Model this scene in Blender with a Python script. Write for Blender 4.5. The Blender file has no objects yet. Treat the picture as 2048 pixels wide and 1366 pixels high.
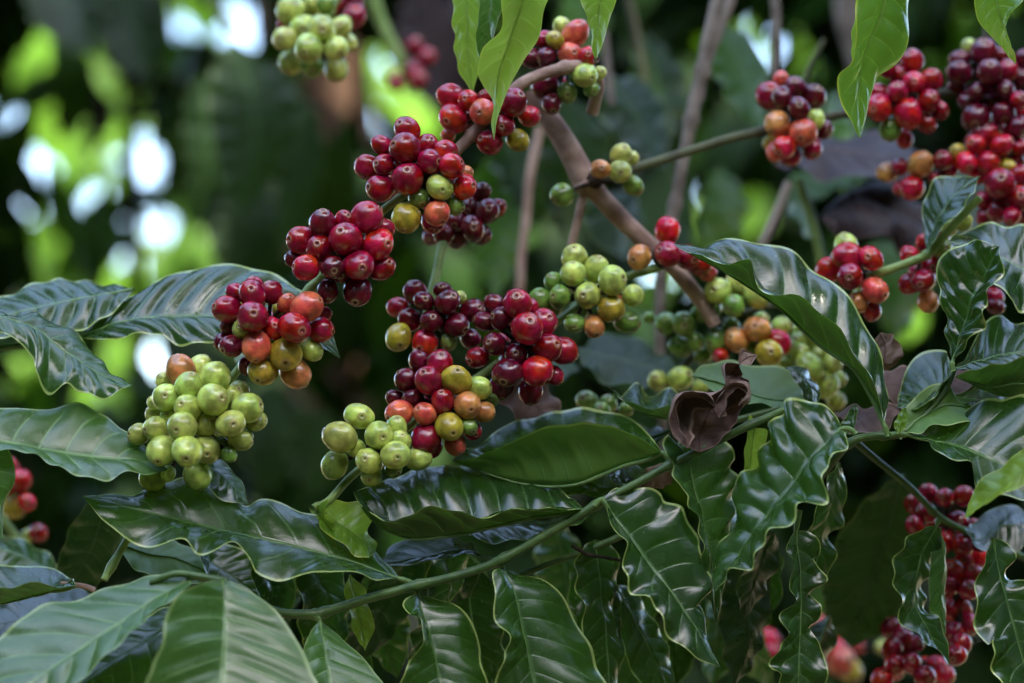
import bpy, math, random
from mathutils import Vector, Matrix, Quaternion, noise
random.seed(7)
SC = bpy.context.scene
COL = SC.collection
R = math.radians
# ------------------------------------------------------------------ camera
W, H = 2048.0, 1366.0
FOC, SENS, D0 = 85.0, 36.0, 1.20
PITCH = R(7)
CAM = Vector((0, 0, 1.5))
RIGHT = Vector((1, 0, 0))
FWD = Vector((0, math.cos(PITCH), math.sin(PITCH)))
UP = Vector((0, -math.sin(PITCH), math.cos(PITCH)))
K = SENS / FOC / W                       # metres per pixel per metre of depth
cam = bpy.data.objects.new('camera', bpy.data.cameras.new('camera'))
COL.objects.link(cam)
cam.location = CAM
cam.rotation_euler = (R(90) + PITCH, 0, 0)
cam.data.lens = FOC; cam.data.sensor_width = SENS
cam.data.clip_start = 0.05; cam.data.clip_end = 3000
cam.data.dof.use_dof = True
cam.data.dof.focus_distance = D0
cam.data.dof.aperture_fstop = 3.3
SC.camera = cam

def at(px, py, d=0.0):
    """point of the place seen at photo pixel (px, py), d metres beyond the sharp plane"""
    y = D0 + d
    return CAM + y * (FWD + RIGHT * ((px - W / 2) * K) + UP * ((H / 2 - py) * K))

# ------------------------------------------------------------------ object helpers
def tag(o, label=None, cat=None, group=None, kind=None):
    if label: o['label'] = label
    if cat: o['category'] = cat
    if group: o['group'] = group
    if kind: o['kind'] = kind
    return o

def empty(name, loc, label, cat, group=None):
    o = bpy.data.objects.new(name, None)
    o.empty_display_size = 0.02
    COL.objects.link(o)
    o.location = loc
    return tag(o, label, cat, group)

def world_loc(o):
    l = Vector(o.location)
    while o.parent:
        o = o.parent; l += Vector(o.location)
    return l

def mesh_obj(name, verts, faces, mats, parent=None, smooth=True, uvs=None, fmat=None, origin=None):
    if origin is None:
        origin = sum(verts, Vector()) / len(verts)
    me = bpy.data.meshes.new(name)
    me.from_pydata([tuple(v - origin) for v in verts], [], faces)
    for m in (mats if isinstance(mats, (list, tuple)) else [mats]): me.materials.append(m)
    if smooth: me.polygons.foreach_set('use_smooth', [True] * len(faces))
    if fmat: me.polygons.foreach_set('material_index', fmat)
    if uvs:
        l = me.uv_layers.new(name='UVMap')
        data = []
        for f in faces:
            for vi in f: data.extend(uvs[vi])
        l.data.foreach_set('uv', data)
    me.update()
    o = bpy.data.objects.new(name, me)
    COL.objects.link(o)
    if parent:
        o.parent = parent
        o.location = origin - world_loc(parent)
    else:
        o.location = origin
    return o

def catmull(P, t):
    n = len(P) - 1
    if n == 0: return P[0].copy()
    x = min(max(t, 0), 1) * n
    i = min(int(x), n - 1); f = x - i
    p1, p2 = P[i], P[i + 1]
    p0 = P[i - 1] if i > 0 else p1 * 2 - p2
    p3 = P[i + 2] if i + 2 <= n else p2 * 2 - p1
    return 0.5 * (2 * p1 + (p2 - p0) * f + (2 * p0 - 5 * p1 + 4 * p2 - p3) * f * f + (3 * p1 - p0 - 3 * p2 + p3) * f ** 3)

def resample(P, n):
    """n+1 points evenly spaced along the smooth curve through P"""
    m = len(P) * 12
    Q = [catmull(P, i / m) for i in range(m + 1)]
    L = [0]
    for a, b in zip(Q, Q[1:]): L.append(L[-1] + (b - a).length)
    out, j = [], 0
    for i in range(n + 1):
        s = L[-1] * i / n
        while j < m - 1 and L[j + 1] < s: j += 1
        f = (s - L[j]) / max(1e-9, L[j + 1] - L[j])
        out.append(Q[j].lerp(Q[j + 1], min(1, max(0, f))))
    return out

def tube_geo(P, rad, nseg=10, verts=None, faces=None, cap=True):
    verts = [] if verts is None else verts
    faces = [] if faces is None else faces
    base = len(verts)
    n = len(P)
    up = Vector((0.3, -1, 0.2)).normalized()
    for i, p in enumerate(P):
        t = (P[min(i + 1, n - 1)] - P[max(i - 1, 0)]).normalized()
        a = t.cross(up)
        if a.length < 1e-4: a = t.cross(Vector((1, 0, 0)))
        a.normalize(); b = t.cross(a)
        r = rad[i] if isinstance(rad, (list, tuple)) else rad
        for k in range(nseg):
            an = 2 * math.pi * k / nseg
            verts.append(p + (a * math.cos(an) + b * math.sin(an)) * r)
    for i in range(n - 1):
        for k in range(nseg):
            k2 = (k + 1) % nseg
            faces.append((base + i * nseg + k, base + i * nseg + k2, base + (i + 1) * nseg + k2, base + (i + 1) * nseg + k))
    if cap:
        faces.append(tuple(base + k for k in range(nseg)))
        faces.append(tuple(base + (n - 1) * nseg + k for k in reversed(range(nseg))))
    return verts, faces

# ------------------------------------------------------------------ materials
def new_mat(name):
    m = bpy.data.materials.new(name); m.use_nodes = True
    nt = m.node_tree; nt.nodes.clear()
    return m, nt, nt.nodes, nt.links

class NB:
    """small node-building helper"""
    def __init__(s, nt): s.nt = nt; s.n = nt.nodes; s.l = nt.links
    def node(s, t, **kw):
        x = s.n.new(t)
        for k, v in kw.items(): setattr(x, k, v)
        return x
    def put(s, sock, v):
        if hasattr(v, 'links'): s.l.new(v, sock)
        else: sock.default_value = v
    def math(s, op, a, b=0.0, c=None):
        x = s.node('ShaderNodeMath', operation=op)
        s.put(x.inputs[0], a); s.put(x.inputs[1], b)
        if c is not None: s.put(x.inputs[2], c)
        return x.outputs[0]
    def ramp(s, v, a, b, lo=0.0, hi=1.0):
        x = s.node('ShaderNodeMapRange', interpolation_type='SMOOTHSTEP')
        s.put(x.inputs[0], v); s.put(x.inputs[1], a); s.put(x.inputs[2], b); s.put(x.inputs[3], lo); s.put(x.inputs[4], hi)
        return x.outputs[0]
    def mix(s, f, a, b):
        x = s.node('ShaderNodeMix', data_type='RGBA')
        s.put(x.inputs[0], f); s.put(x.inputs[6], a); s.put(x.inputs[7], b)
        return x.outputs[2]
    def noise(s, scale, detail=3.0, vec=None, rough=0.5):
        x = s.node('ShaderNodeTexNoise')
        x.inputs['Scale'].default_value = scale; x.inputs['Detail'].default_value = detail
        x.inputs['Roughness'].default_value = rough
        if vec is not None: s.l.new(vec, x.inputs['Vector'])
        return x.outputs[0]

def c4(c): return (c[0], c[1], c[2], 1.0)

def leaf_material(name, top, under, vein, edge, trans=0.25, tcol=(0.16, 0.42, 0.03), rough=0.28, nveins=9, spec=0.65, wear=0.0):
    m, nt, n, l = new_mat(name); b = NB(nt)
    uv = b.node('ShaderNodeUVMap'); uv.uv_map = 'UVMap'
    sp = b.node('ShaderNodeSeparateXYZ'); l.new(uv.outputs[0], sp.inputs[0])
    u, v = sp.outputs[0], sp.outputs[1]
    av = b.math('ABSOLUTE', v)
    tc = b.node('ShaderNodeTexCoord')
    nz = b.noise(45, 4, tc.outputs['Object'])
    ph = b.math('MULTIPLY', b.math('SUBTRACT', u, b.math('MULTIPLY', b.math('POWER', av, 1.25), 0.13)), float(nveins))
    ph = b.math('ADD', ph, b.math('MULTIPLY', b.math('SUBTRACT', nz, 0.5), 0.12))
    fr = b.math('ABSOLUTE', b.math('SUBTRACT', b.math('FRACT', b.math('ADD', ph, 0.5)), 0.5))
    lat = b.math('MULTIPLY', b.ramp(fr, 0.02, 0.065, 1, 0), b.ramp(av, 0.55, 0.95, 0.85, 0.1))
    mid = b.ramp(av, 0.03, 0.055, 1, 0)
    vn = b.math('MAXIMUM', lat, mid)
    # fine net of tertiary veins
    vo = b.node('ShaderNodeTexVoronoi', feature='DISTANCE_TO_EDGE'); vo.inputs['Scale'].default_value = 260
    l.new(tc.outputs['Object'], vo.inputs['Vector'])
    net = b.ramp(vo.outputs[0], 0.0, 0.09, 1, 0)
    ed = b.ramp(av, 0.935, 0.965)
    var = b.ramp(b.noise(14, 3, tc.outputs['Object']), 0.3, 0.7)
    topc = b.mix(var, c4([c * 0.75 for c in top]), c4([c * 1.3 for c in top]))
    topc = b.mix(b.math('MULTIPLY', net, 0.10), topc, c4(vein))
    topc = b.mix(b.math('MULTIPLY', vn, 0.8), topc, c4(vein))
    undc = b.mix(var, c4([c * 0.85 for c in under]), c4([c * 1.15 for c in under]))
    undc = b.mix(b.math('MULTIPLY', vn, 0.6), undc, c4([min(1, c * 1.5) for c in vein]))
    undc = b.mix(b.math('MULTIPLY', net, 0.2), undc, c4(vein))
    ge = b.node('ShaderNodeNewGeometry')
    bf = ge.outputs['Backfacing']
    col = b.mix(bf, topc, undc)
    col = b.mix(b.math('MULTIPLY', ed, 0.95), col, c4(edge))
    # specks of dust and small blemishes
    spk = b.ramp(b.noise(420, 2, tc.outputs['Object']), 0.73, 0.77)
    col = b.mix(b.math('MULTIPLY', spk, 0.5), col, (0.35, 0.36, 0.28, 1))
    if wear > 0:
        wr = b.ramp(b.noise(30, 5, tc.outputs['Object']), 0.62, 0.68)
        col = b.mix(b.math('MULTIPLY', wr, wear), col, (0.16, 0.10, 0.03, 1))
    pr = b.node('ShaderNodeBsdfPrincipled')
    l.new(col, pr.inputs['Base Color'])
    rg = b.math('ADD', b.math('MULTIPLY', bf, 0.28), b.ramp(b.noise(60, 4, tc.outputs['Object']), 0.3, 0.7, rough - 0.05, rough + 0.09))
    l.new(rg, pr.inputs['Roughness'])
    pr.inputs['Specular IOR Level'].default_value = spec
    bp = b.node('ShaderNodeBump'); bp.inputs['Strength'].default_value = 0.28; bp.inputs['Distance'].default_value = 0.0006
    hh = b.math('ADD', b.math('MULTIPLY', net, -0.12), b.math('MULTIPLY', vn, -0.8))
    hh = b.math('ADD', hh, b.math('MULTIPLY', b.noise(110, 2, tc.outputs['Object']), 0.5))
    l.new(hh, bp.inputs['Height']); l.new(bp.outputs[0], pr.inputs['Normal'])
    tr = b.node('ShaderNodeBsdfTranslucent')
    tcn = b.mix(b.math('MULTIPLY', vn, 0.35), c4(tcol), c4([min(1, c * 1.5) for c in tcol]))
    l.new(tcn, tr.inputs['Color'])
    ms = b.node('ShaderNodeMixShader'); ms.inputs[0].default_value = trans
    l.new(pr.outputs[0], ms.inputs[1]); l.new(tr.outputs[0], ms.inputs[2])
    out = b.node('ShaderNodeOutputMaterial'); l.new(ms.outputs[0], out.inputs[0])
    return m

VE = (0.05, 0.11, 0.028); ED = (0.30, 0.38, 0.11)
M_LEAF = leaf_material('leaf_glossy_dark', (0.009, 0.034, 0.0035), (0.030, 0.066, 0.006), VE, ED, 0.10, rough=0.22)
M_LEAF2 = leaf_material('leaf_mid_green', (0.014, 0.048, 0.005), (0.07, 0.15, 0.016), VE, ED, 0.13, rough=0.24)
M_PALE = leaf_material('leaf_pale_green', (0.034, 0.086, 0.016), (0.06, 0.13, 0.022), (0.13, 0.23, 0.07), (0.20, 0.28, 0.10), 0.15, rough=0.30, nveins=8)
M_BRIGHT = leaf_material('leaf_bright_young', (0.10, 0.20, 0.012), (0.18, 0.28, 0.03), (0.24, 0.36, 0.08), (0.40, 0.45, 0.08), 0.45, (0.42, 0.62, 0.06), rough=0.3, wear=0.3)
M_DARK = leaf_material('leaf_painted_shade', (0.006, 0.020, 0.004), (0.014, 0.032, 0.005), (0.02, 0.05, 0.016), (0.08, 0.11, 0.03), 0.05, rough=0.28)  # darker copy of the glossy leaf, shade put into the colour
M_GRN = leaf_material('leaf_fresh_green', (0.04, 0.12, 0.009), (0.12, 0.22, 0.02), (0.14, 0.26, 0.04), (0.38, 0.42, 0.05), 0.28, (0.40, 0.65, 0.05), rough=0.2)
M_DRY = leaf_material('leaf_dry_brown', (0.115, 0.075, 0.062), (0.22, 0.155, 0.125), (0.05, 0.03, 0.025), (0.30, 0.21, 0.17), 0.05, (0.3, 0.12, 0.05), rough=0.6, spec=0.2)
M_DRYD = leaf_material('leaf_dry_black_brown', (0.016, 0.009, 0.009), (0.024, 0.015, 0.014), (0.03, 0.015, 0.012), (0.06, 0.035, 0.03), 0.03, (0.2, 0.08, 0.04), rough=0.5, spec=0.3)
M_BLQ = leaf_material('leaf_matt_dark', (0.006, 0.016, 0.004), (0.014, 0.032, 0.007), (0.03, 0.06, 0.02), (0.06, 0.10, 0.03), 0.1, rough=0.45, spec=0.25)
M_BLK = leaf_material('leaf_matt_green', (0.022, 0.055, 0.009), (0.06, 0.12, 0.02), (0.06, 0.12, 0.03), (0.10, 0.16, 0.04), 0.2, rough=0.45, spec=0.25)
LM = dict(q=M_BLQ, k=M_BLK, z=M_DRYD, n=M_LEAF, m=M_LEAF2, p=M_PALE, b=M_BRIGHT, d=M_DARK, x=M_DRY, g=M_GRN)

def plain_mat(name, c1, c2, scale, rough=0.6, bump=0.3, dist=0.001, spec=0.4, stretch=None, sub=0.0):
    m, nt, n, l = new_mat(name); b = NB(nt)
    tc = b.node('ShaderNodeTexCoord'); vec = tc.outputs['Object']
    if stretch:
        mp = b.node('ShaderNodeMapping'); mp.inputs['Scale'].default_value = stretch
        l.new(vec, mp.inputs[0]); vec = mp.outputs[0]
    f = b.ramp(b.noise(scale, 5, vec), 0.35, 0.65)
    pr = b.node('ShaderNodeBsdfPrincipled')
    l.new(b.mix(f, c4(c1), c4(c2)), pr.inputs['Base Color'])
    pr.inputs['Roughness'].default_value = rough; pr.inputs['Specular IOR Level'].default_value = spec
    bp = b.node('ShaderNodeBump'); bp.inputs['Strength'].default_value = bump; bp.inputs['Distance'].default_value = dist
    l.new(b.noise(scale * 3, 5, vec), bp.inputs['Height']); l.new(bp.outputs[0], pr.inputs['Normal'])
    out = b.node('ShaderNodeOutputMaterial'); l.new(pr.outputs[0], out.inputs[0])
    return m

M_STEM = plain_mat('stem_green', (0.035, 0.08, 0.018), (0.07, 0.13, 0.03), 90, 0.42, 0.3)
M_STEML = plain_mat('stem_yellow_green', (0.15, 0.24, 0.05), (0.24, 0.34, 0.09), 90, 0.45, 0.3)
M_WOOD = plain_mat('stem_wood', (0.24, 0.15, 0.115), (0.42, 0.29, 0.225), 70, 0.8, 0.7, 0.0015, 0.2)
M_GREYW = plain_mat('twig_grey', (0.13, 0.105, 0.085), (0.26, 0.22, 0.18), 60, 0.85, 0.7, 0.0015, 0.2)
M_DKW = plain_mat('stem_dark_bark', (0.045, 0.04, 0.025), (0.09, 0.10, 0.045), 60, 0.7, 0.5, 0.001, 0.3)
M_KNOT = plain_mat('node_brown', (0.02, 0.013, 0.010), (0.06, 0.045, 0.03), 160, 0.9, 0.8, 0.001, 0.2)
M_RIB = plain_mat('midrib_pale', (0.08, 0.16, 0.04), (0.12, 0.21, 0.055), 80, 0.45, 0.2)
M_RIBD = plain_mat('midrib_dark', (0.04, 0.09, 0.03), (0.06, 0.12, 0.035), 80, 0.45, 0.2)
M_RIBX = plain_mat('midrib_dry', (0.07, 0.04, 0.03), (0.12, 0.07, 0.05), 80, 0.7, 0.3)
M_TRUNK = plain_mat('bark_brown', (0.035, 0.018, 0.009), (0.08, 0.042, 0.02), 25, 0.9, 1.0, 0.01, 0.2, (1, 1, 0.3))
M_GROUND = plain_mat('leaf_litter_soil', (0.07, 0.05, 0.03), (0.16, 0.13, 0.07), 3, 0.95, 1.0, 0.02, 0.1)
def rib_light():
    m, nt, n, l = new_mat('midrib_translucent')
    pr = n.new('ShaderNodeBsdfPrincipled'); pr.inputs['Base Color'].default_value = (0.24, 0.34, 0.08, 1); pr.inputs['Roughness'].default_value = .45
    tr = n.new('ShaderNodeBsdfTranslucent'); tr.inputs[0].default_value = (0.6, 0.75, 0.2, 1)
    ms = n.new('ShaderNodeMixShader'); ms.inputs[0].default_value = .6
    l.new(pr.outputs[0], ms.inputs[1]); l.new(tr.outputs[0], ms.inputs[2])
    o = n.new('ShaderNodeOutputMaterial'); l.new(ms.outputs[0], o.inputs[0]); return m
M_RIBL = rib_light()
RIBM = dict(q=M_RIBD, k=M_RIBD, z=M_RIBX, n=M_RIB, m=M_RIB, p=M_RIB, b=M_RIBL, g=M_RIBL, d=M_RIBD, x=M_RIBX)

def berry_material():
    m, nt, n, l = new_mat('coffee_cherry_skin'); b = NB(nt)
    oi = b.node('ShaderNodeObjectInfo'); tc = b.node('ShaderNodeTexCoord')
    sp = b.node('ShaderNodeSeparateXYZ'); l.new(tc.outputs['Object'], sp.inputs[0])
    # object space: radius 1 before scaling
    vec = b.node('ShaderNodeVectorMath', operation='ADD')
    l.new(tc.outputs['Object'], vec.inputs[0])
    sc = b.node('ShaderNodeVectorMath', operation='SCALE'); sc.inputs[0].default_value = (13, 7, 5)
    l.new(oi.outputs['Random'], sc.inputs['Scale']); l.new(sc.outputs[0], vec.inputs[1])
    base = oi.outputs['Color']
    hsv = b.node('ShaderNodeHueSaturation'); hsv.inputs['Hue'].default_value = 0.5
    l.new(base, hsv.inputs['Color'])
    l.new(b.ramp(b.noise(1.3, 4, vec.outputs[0]), 0.3, 0.7, 0.6, 1.4), hsv.inputs['Value'])
    l.new(b.ramp(b.noise(0.9, 2, vec.outputs[0]), 0.3, 0.7, 0.487, 0.513), hsv.inputs['Hue'])
    col = hsv.outputs[0]
    # meridian streaks as on a cherry skin
    ang = b.math('ARCTAN2', sp.outputs[1], sp.outputs[0])
    cmb = b.node('ShaderNodeCombineXYZ'); l.new(b.math('MULTIPLY', ang, 3.5), cmb.inputs[0]); l.new(b.math('MULTIPLY', sp.outputs[2], 0.7), cmb.inputs[1]); l.new(oi.outputs['Random'], cmb.inputs[2])
    st = b.ramp(b.noise(2.2, 3, cmb.outputs[0]), 0.55, 0.75)
    col = b.mix(b.math('MULTIPLY', st, 0.10), col, (0.45, 0.28, 0.12, 1))
    rad = b.math('SQRT', b.math('ADD', b.math('POWER', sp.outputs[0], 2.0), b.math('POWER', sp.outputs[1], 2.0)))
    topz = b.ramp(sp.outputs[2], 0.5, 0.6)
    ring = b.math('MULTIPLY', b.math('MULTIPLY', b.ramp(rad, 0.15, 0.19), b.ramp(rad, 0.25, 0.30, 1, 0)), topz)
    core = b.math('MULTIPLY', b.ramp(rad, 0.08, 0.13, 1, 0), topz)
    halo = b.math('MULTIPLY', b.ramp(rad, 0.2, 0.5, 1, 0), topz)
    col = b.mix(b.math('MULTIPLY', halo, 0.14), col, (0.35, 0.22, 0.10, 1))
    col = b.mix(b.math('MULTIPLY', ring, 0.62), col, (0.36, 0.24, 0.14, 1))
    col = b.mix(b.math('MULTIPLY', core, 0.7), col, (0.03, 0.018, 0.012, 1))
    spk = b.ramp(b.noise(9, 3, vec.outputs[0]), 0.70, 0.74)
    col = b.mix(b.math('MULTIPLY', spk, 0.35), col, (0.12, 0.07, 0.04, 1))
    pr = b.node('ShaderNodeBsdfPrincipled')
    l.new(col, pr.inputs['Base Color'])
    l.new(b.ramp(b.noise(5, 4, vec.outputs[0]), 0.3, 0.7, 0.14, 0.23), pr.inputs['Roughness'])
    pr.inputs['Specular IOR Level'].default_value = 0.6
    pr.inputs['Subsurface Weight'].default_value = 0.12
    pr.inputs['Subsurface Radius'].default_value = (1.0, 0.4, 0.2)
    pr.inputs['Subsurface Scale'].default_value = 0.003
    bp = b.node('ShaderNodeBump'); bp.inputs['Strength'].default_value = 0.25; bp.inputs['Distance'].default_value = 0.0004
    l.new(b.noise(3.5, 4, vec.outputs[0]), bp.inputs['Height']); l.new(bp.outputs[0], pr.inputs['Normal'])
    out = b.node('ShaderNodeOutputMaterial'); l.new(pr.outputs[0], out.inputs[0])
    return m
M_BERRY = berry_material()

# ------------------------------------------------------------------ berries
def berry_mesh(k):
    rnd = random.Random(k)
    nr, ns = 26, 32
    verts, faces = [Vector((0, 0, 1))], []
    el = 1.0 + 0.07 * (k % 3); sq = 1.0 - 0.03 * (k % 4)
    seed = Vector((k * 3.1, k * 1.7, 0))
    ths = []
    for i in range(1, nr):
        ths.append(math.pi * (i / nr) ** 1.25)
    for th in ths:
        for j in range(ns):
            a = 2 * math.pi * j / ns
            x, y, z = math.sin(th) * math.cos(a), math.sin(th) * math.sin(a), math.cos(th)
            r = 1.0 + 0.045 * (noise.noise(Vector((x, y, z)) * 1.3 + seed))
            r *= 1 - 0.02 * math.cos(2 * a) * math.sin(th) ** 2
            # flattened crown with a raised ring and sunken eye
            rad = math.sin(th)
            if z > 0:
                r -= 0.06 * math.exp(-(rad / 0.32) ** 2)
                r += 0.05 * math.exp(-((rad - 0.21) / 0.05) ** 2)
                r -= 0.05 * math.exp(-(rad / 0.09) ** 2)
            else:
                r -= 0.10 * math.exp(-(rad / 0.25) ** 2)
            verts.append(Vector((x * r * sq, y * r, z * r * el)))
    verts[0] = Vector((0, 0, el * 0.87))
    verts.append(Vector((0, 0, -el * 0.9)))
    for j in range(ns): faces.append((0, 1 + j, 1 + (j + 1) % ns))
    for i in range(nr - 2):
        for j in range(ns):
            a, b2 = 1 + i * ns + j, 1 + i * ns + (j + 1) % ns
            faces.append((a, a + ns, b2 + ns, b2))
    last = len(verts) - 1; s = 1 + (nr - 2) * ns
    for j in range(ns): faces.append((s + j, last, s + (j + 1) % ns))
    me = bpy.data.meshes.new('berry')
    me.from_pydata([tuple(v) for v in verts], [], faces)
    me.polygons.foreach_set('use_smooth', [True] * len(faces))
    me.materials.append(M_BERRY)
    return me
BM = [berry_mesh(k) for k in range(6)]
BCOL = dict(
    M=(0.105, 0.0018, 0.012), D=(0.26, 0.003, 0.018), R=(0.46, 0.007, 0.015), p=(0.56, 0.10, 0.052),
    o=(0.55, 0.23, 0.065), y=(0.40, 0.31, 0.03), g=(0.41, 0.49, 0.10), G=(0.16, 0.27, 0.045))

def cluster(branch, Z, d, spec, knot=None, hidden=0.45, name='berry_cluster', label=None, depth_scale=1.0):
    ox, oy, s = Z
    rnd = random.Random(int(ox * 7 + oy * 3 + len(spec)))
    B = []
    for tok in spec.split(';'):
        t = tok.split()
        if len(t) < 4: continue
        x, y, r = float(t[0]) / s + ox, float(t[1]) / s + oy, float(t[2]) / s
        B.append([x, y, r, t[3]])
    cx = sum(b[0] for b in B) / len(B); cy = sum(b[1] for b in B) / len(B)
    if knot: cx, cy = knot
    rmax = max(math.hypot(b[0] - cx, b[1] - cy) for b in B) + 1
    kk = K * (D0 + d)
    items = []
    # berries on the far side of the cluster
    nh = int(len(B) * hidden)
    for i in range(nh):
        b = rnd.choice(B)
        f = rnd.uniform(0.45, 0.8)
        items.append([cx + (b[0] - cx) * f, cy + (b[1] - cy) * f, b[2] * rnd.uniform(0.8, 1.0), rnd.choice(B)[3], 0.014 * rnd.random() + 0.006, 0])
    for i, b in enumerate(B):
        rho = math.hypot(b[0] - cx, b[1] - cy) / rmax
        items.append([b[0], b[1], b[2], b[3], -min(rmax * kk, 0.020) * depth_scale * math.sqrt(max(0, 1 - rho * rho)), 1])
    N = len(items)
    for it in range(60):
        mv = 0
        for i in range(N):
            a = items[i]
            for j in range(i + 1, N):
                b = items[j]
                R2 = (a[2] + b[2]) * kk * 0.95
                dx = (a[0] - b[0]) * kk; dy = (a[1] - b[1]) * kk
                q = R2 * R2 - dx * dx - dy * dy
                if q <= 0: continue
                need = math.sqrt(q)
                dz = a[4] - b[4]            # a is listed first: it belongs behind (larger depth)
                sgn = 1 if dz > -0.25 * need else -1
                sgn = 1
                gap = need - dz * sgn
                if gap > 1e-5 and abs(dz) < need:
                    a[4] += gap * 0.5 * sgn * 0.8; b[4] -= gap * 0.5 * sgn * 0.8; mv += gap
                elif dz < 0:
                    a[4] += gap * 0.3; b[4] -= gap * 0.3; mv += gap
        if mv < 1e-4: break
    m = sum(i[4] for i in items if i[5]) / max(1, sum(i[5] for i in items))
    for i in items: i[4] -= m * 0.5
    node = at(cx, cy, d + 0.004)
    # stalks and the dark node they grow from
    verts, faces = [], []
    P3 = [(at(i[0], i[1], d + i[4]), i) for i in items]
    for p, i in P3:
        dv = p - node
        if dv.length > 0.05: 
            a0 = p - dv.normalized() * 0.02
        else: a0 = node + Vector((rnd.uniform(-1, 1), rnd.uniform(-1, 1), rnd.uniform(-1, 1))) * 0.002
        tube_geo([a0, a0.lerp(p, 0.5) + Vector((0, 0, 0.001)), p], [0.0013, 0.0010, 0.0012], 6, verts, faces)
    kn = Vector((0.0045, 0.0045, 0.004))
    tube_geo([node - RIGHT * 0.005, node - RIGHT * 0.003, node, node + RIGHT * 0.003, node + RIGHT * 0.005], [0.001, 0.0042, 0.005, 0.004, 0.001], 9, verts, faces)
    co = mesh_obj(name, verts, faces, M_KNOT, branch, origin=node)
    if label: co['label'] = label
    for p, i in P3:
        r = i[2] * kk * 1.065
        o = bpy.data.objects.new('berry', BM[rnd.randrange(6)])
        COL.objects.link(o); o.parent = co
        o.location = p - node
        out = (p - node) + FWD * (-0.004) + Vector((rnd.gauss(0, 1), rnd.gauss(0, 1), rnd.gauss(0, 1))) * 0.0075
        if out.length < 1e-5: out = -FWD
        o.rotation_mode = 'QUATERNION'
        q = out.normalized().to_track_quat('Z', 'Y')
        o.rotation_quaternion = q @ Quaternion((0, 0, 1), rnd.uniform(0, 6.28))
        sv = rnd.uniform(0.94, 1.06)
        o.scale = (r * sv, r / sv, r * rnd.uniform(0.98, 1.07))
        c = BCOL[i[3]]
        f = rnd.uniform(0.85, 1.18)
        gshift = rnd.uniform(0.9, 1.12)
        o.color = (c[0] * f, c[1] * f * gshift, c[2] * f, 1)
    return co

# ------------------------------------------------------------------ leaves
def pts(s):
    out = []
    for t in s.split():
        v = t.split(',')
        out.append((float(v[0]), float(v[1]), float(v[2]) / 1000 if len(v) > 2 else None))
    return out

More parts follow.
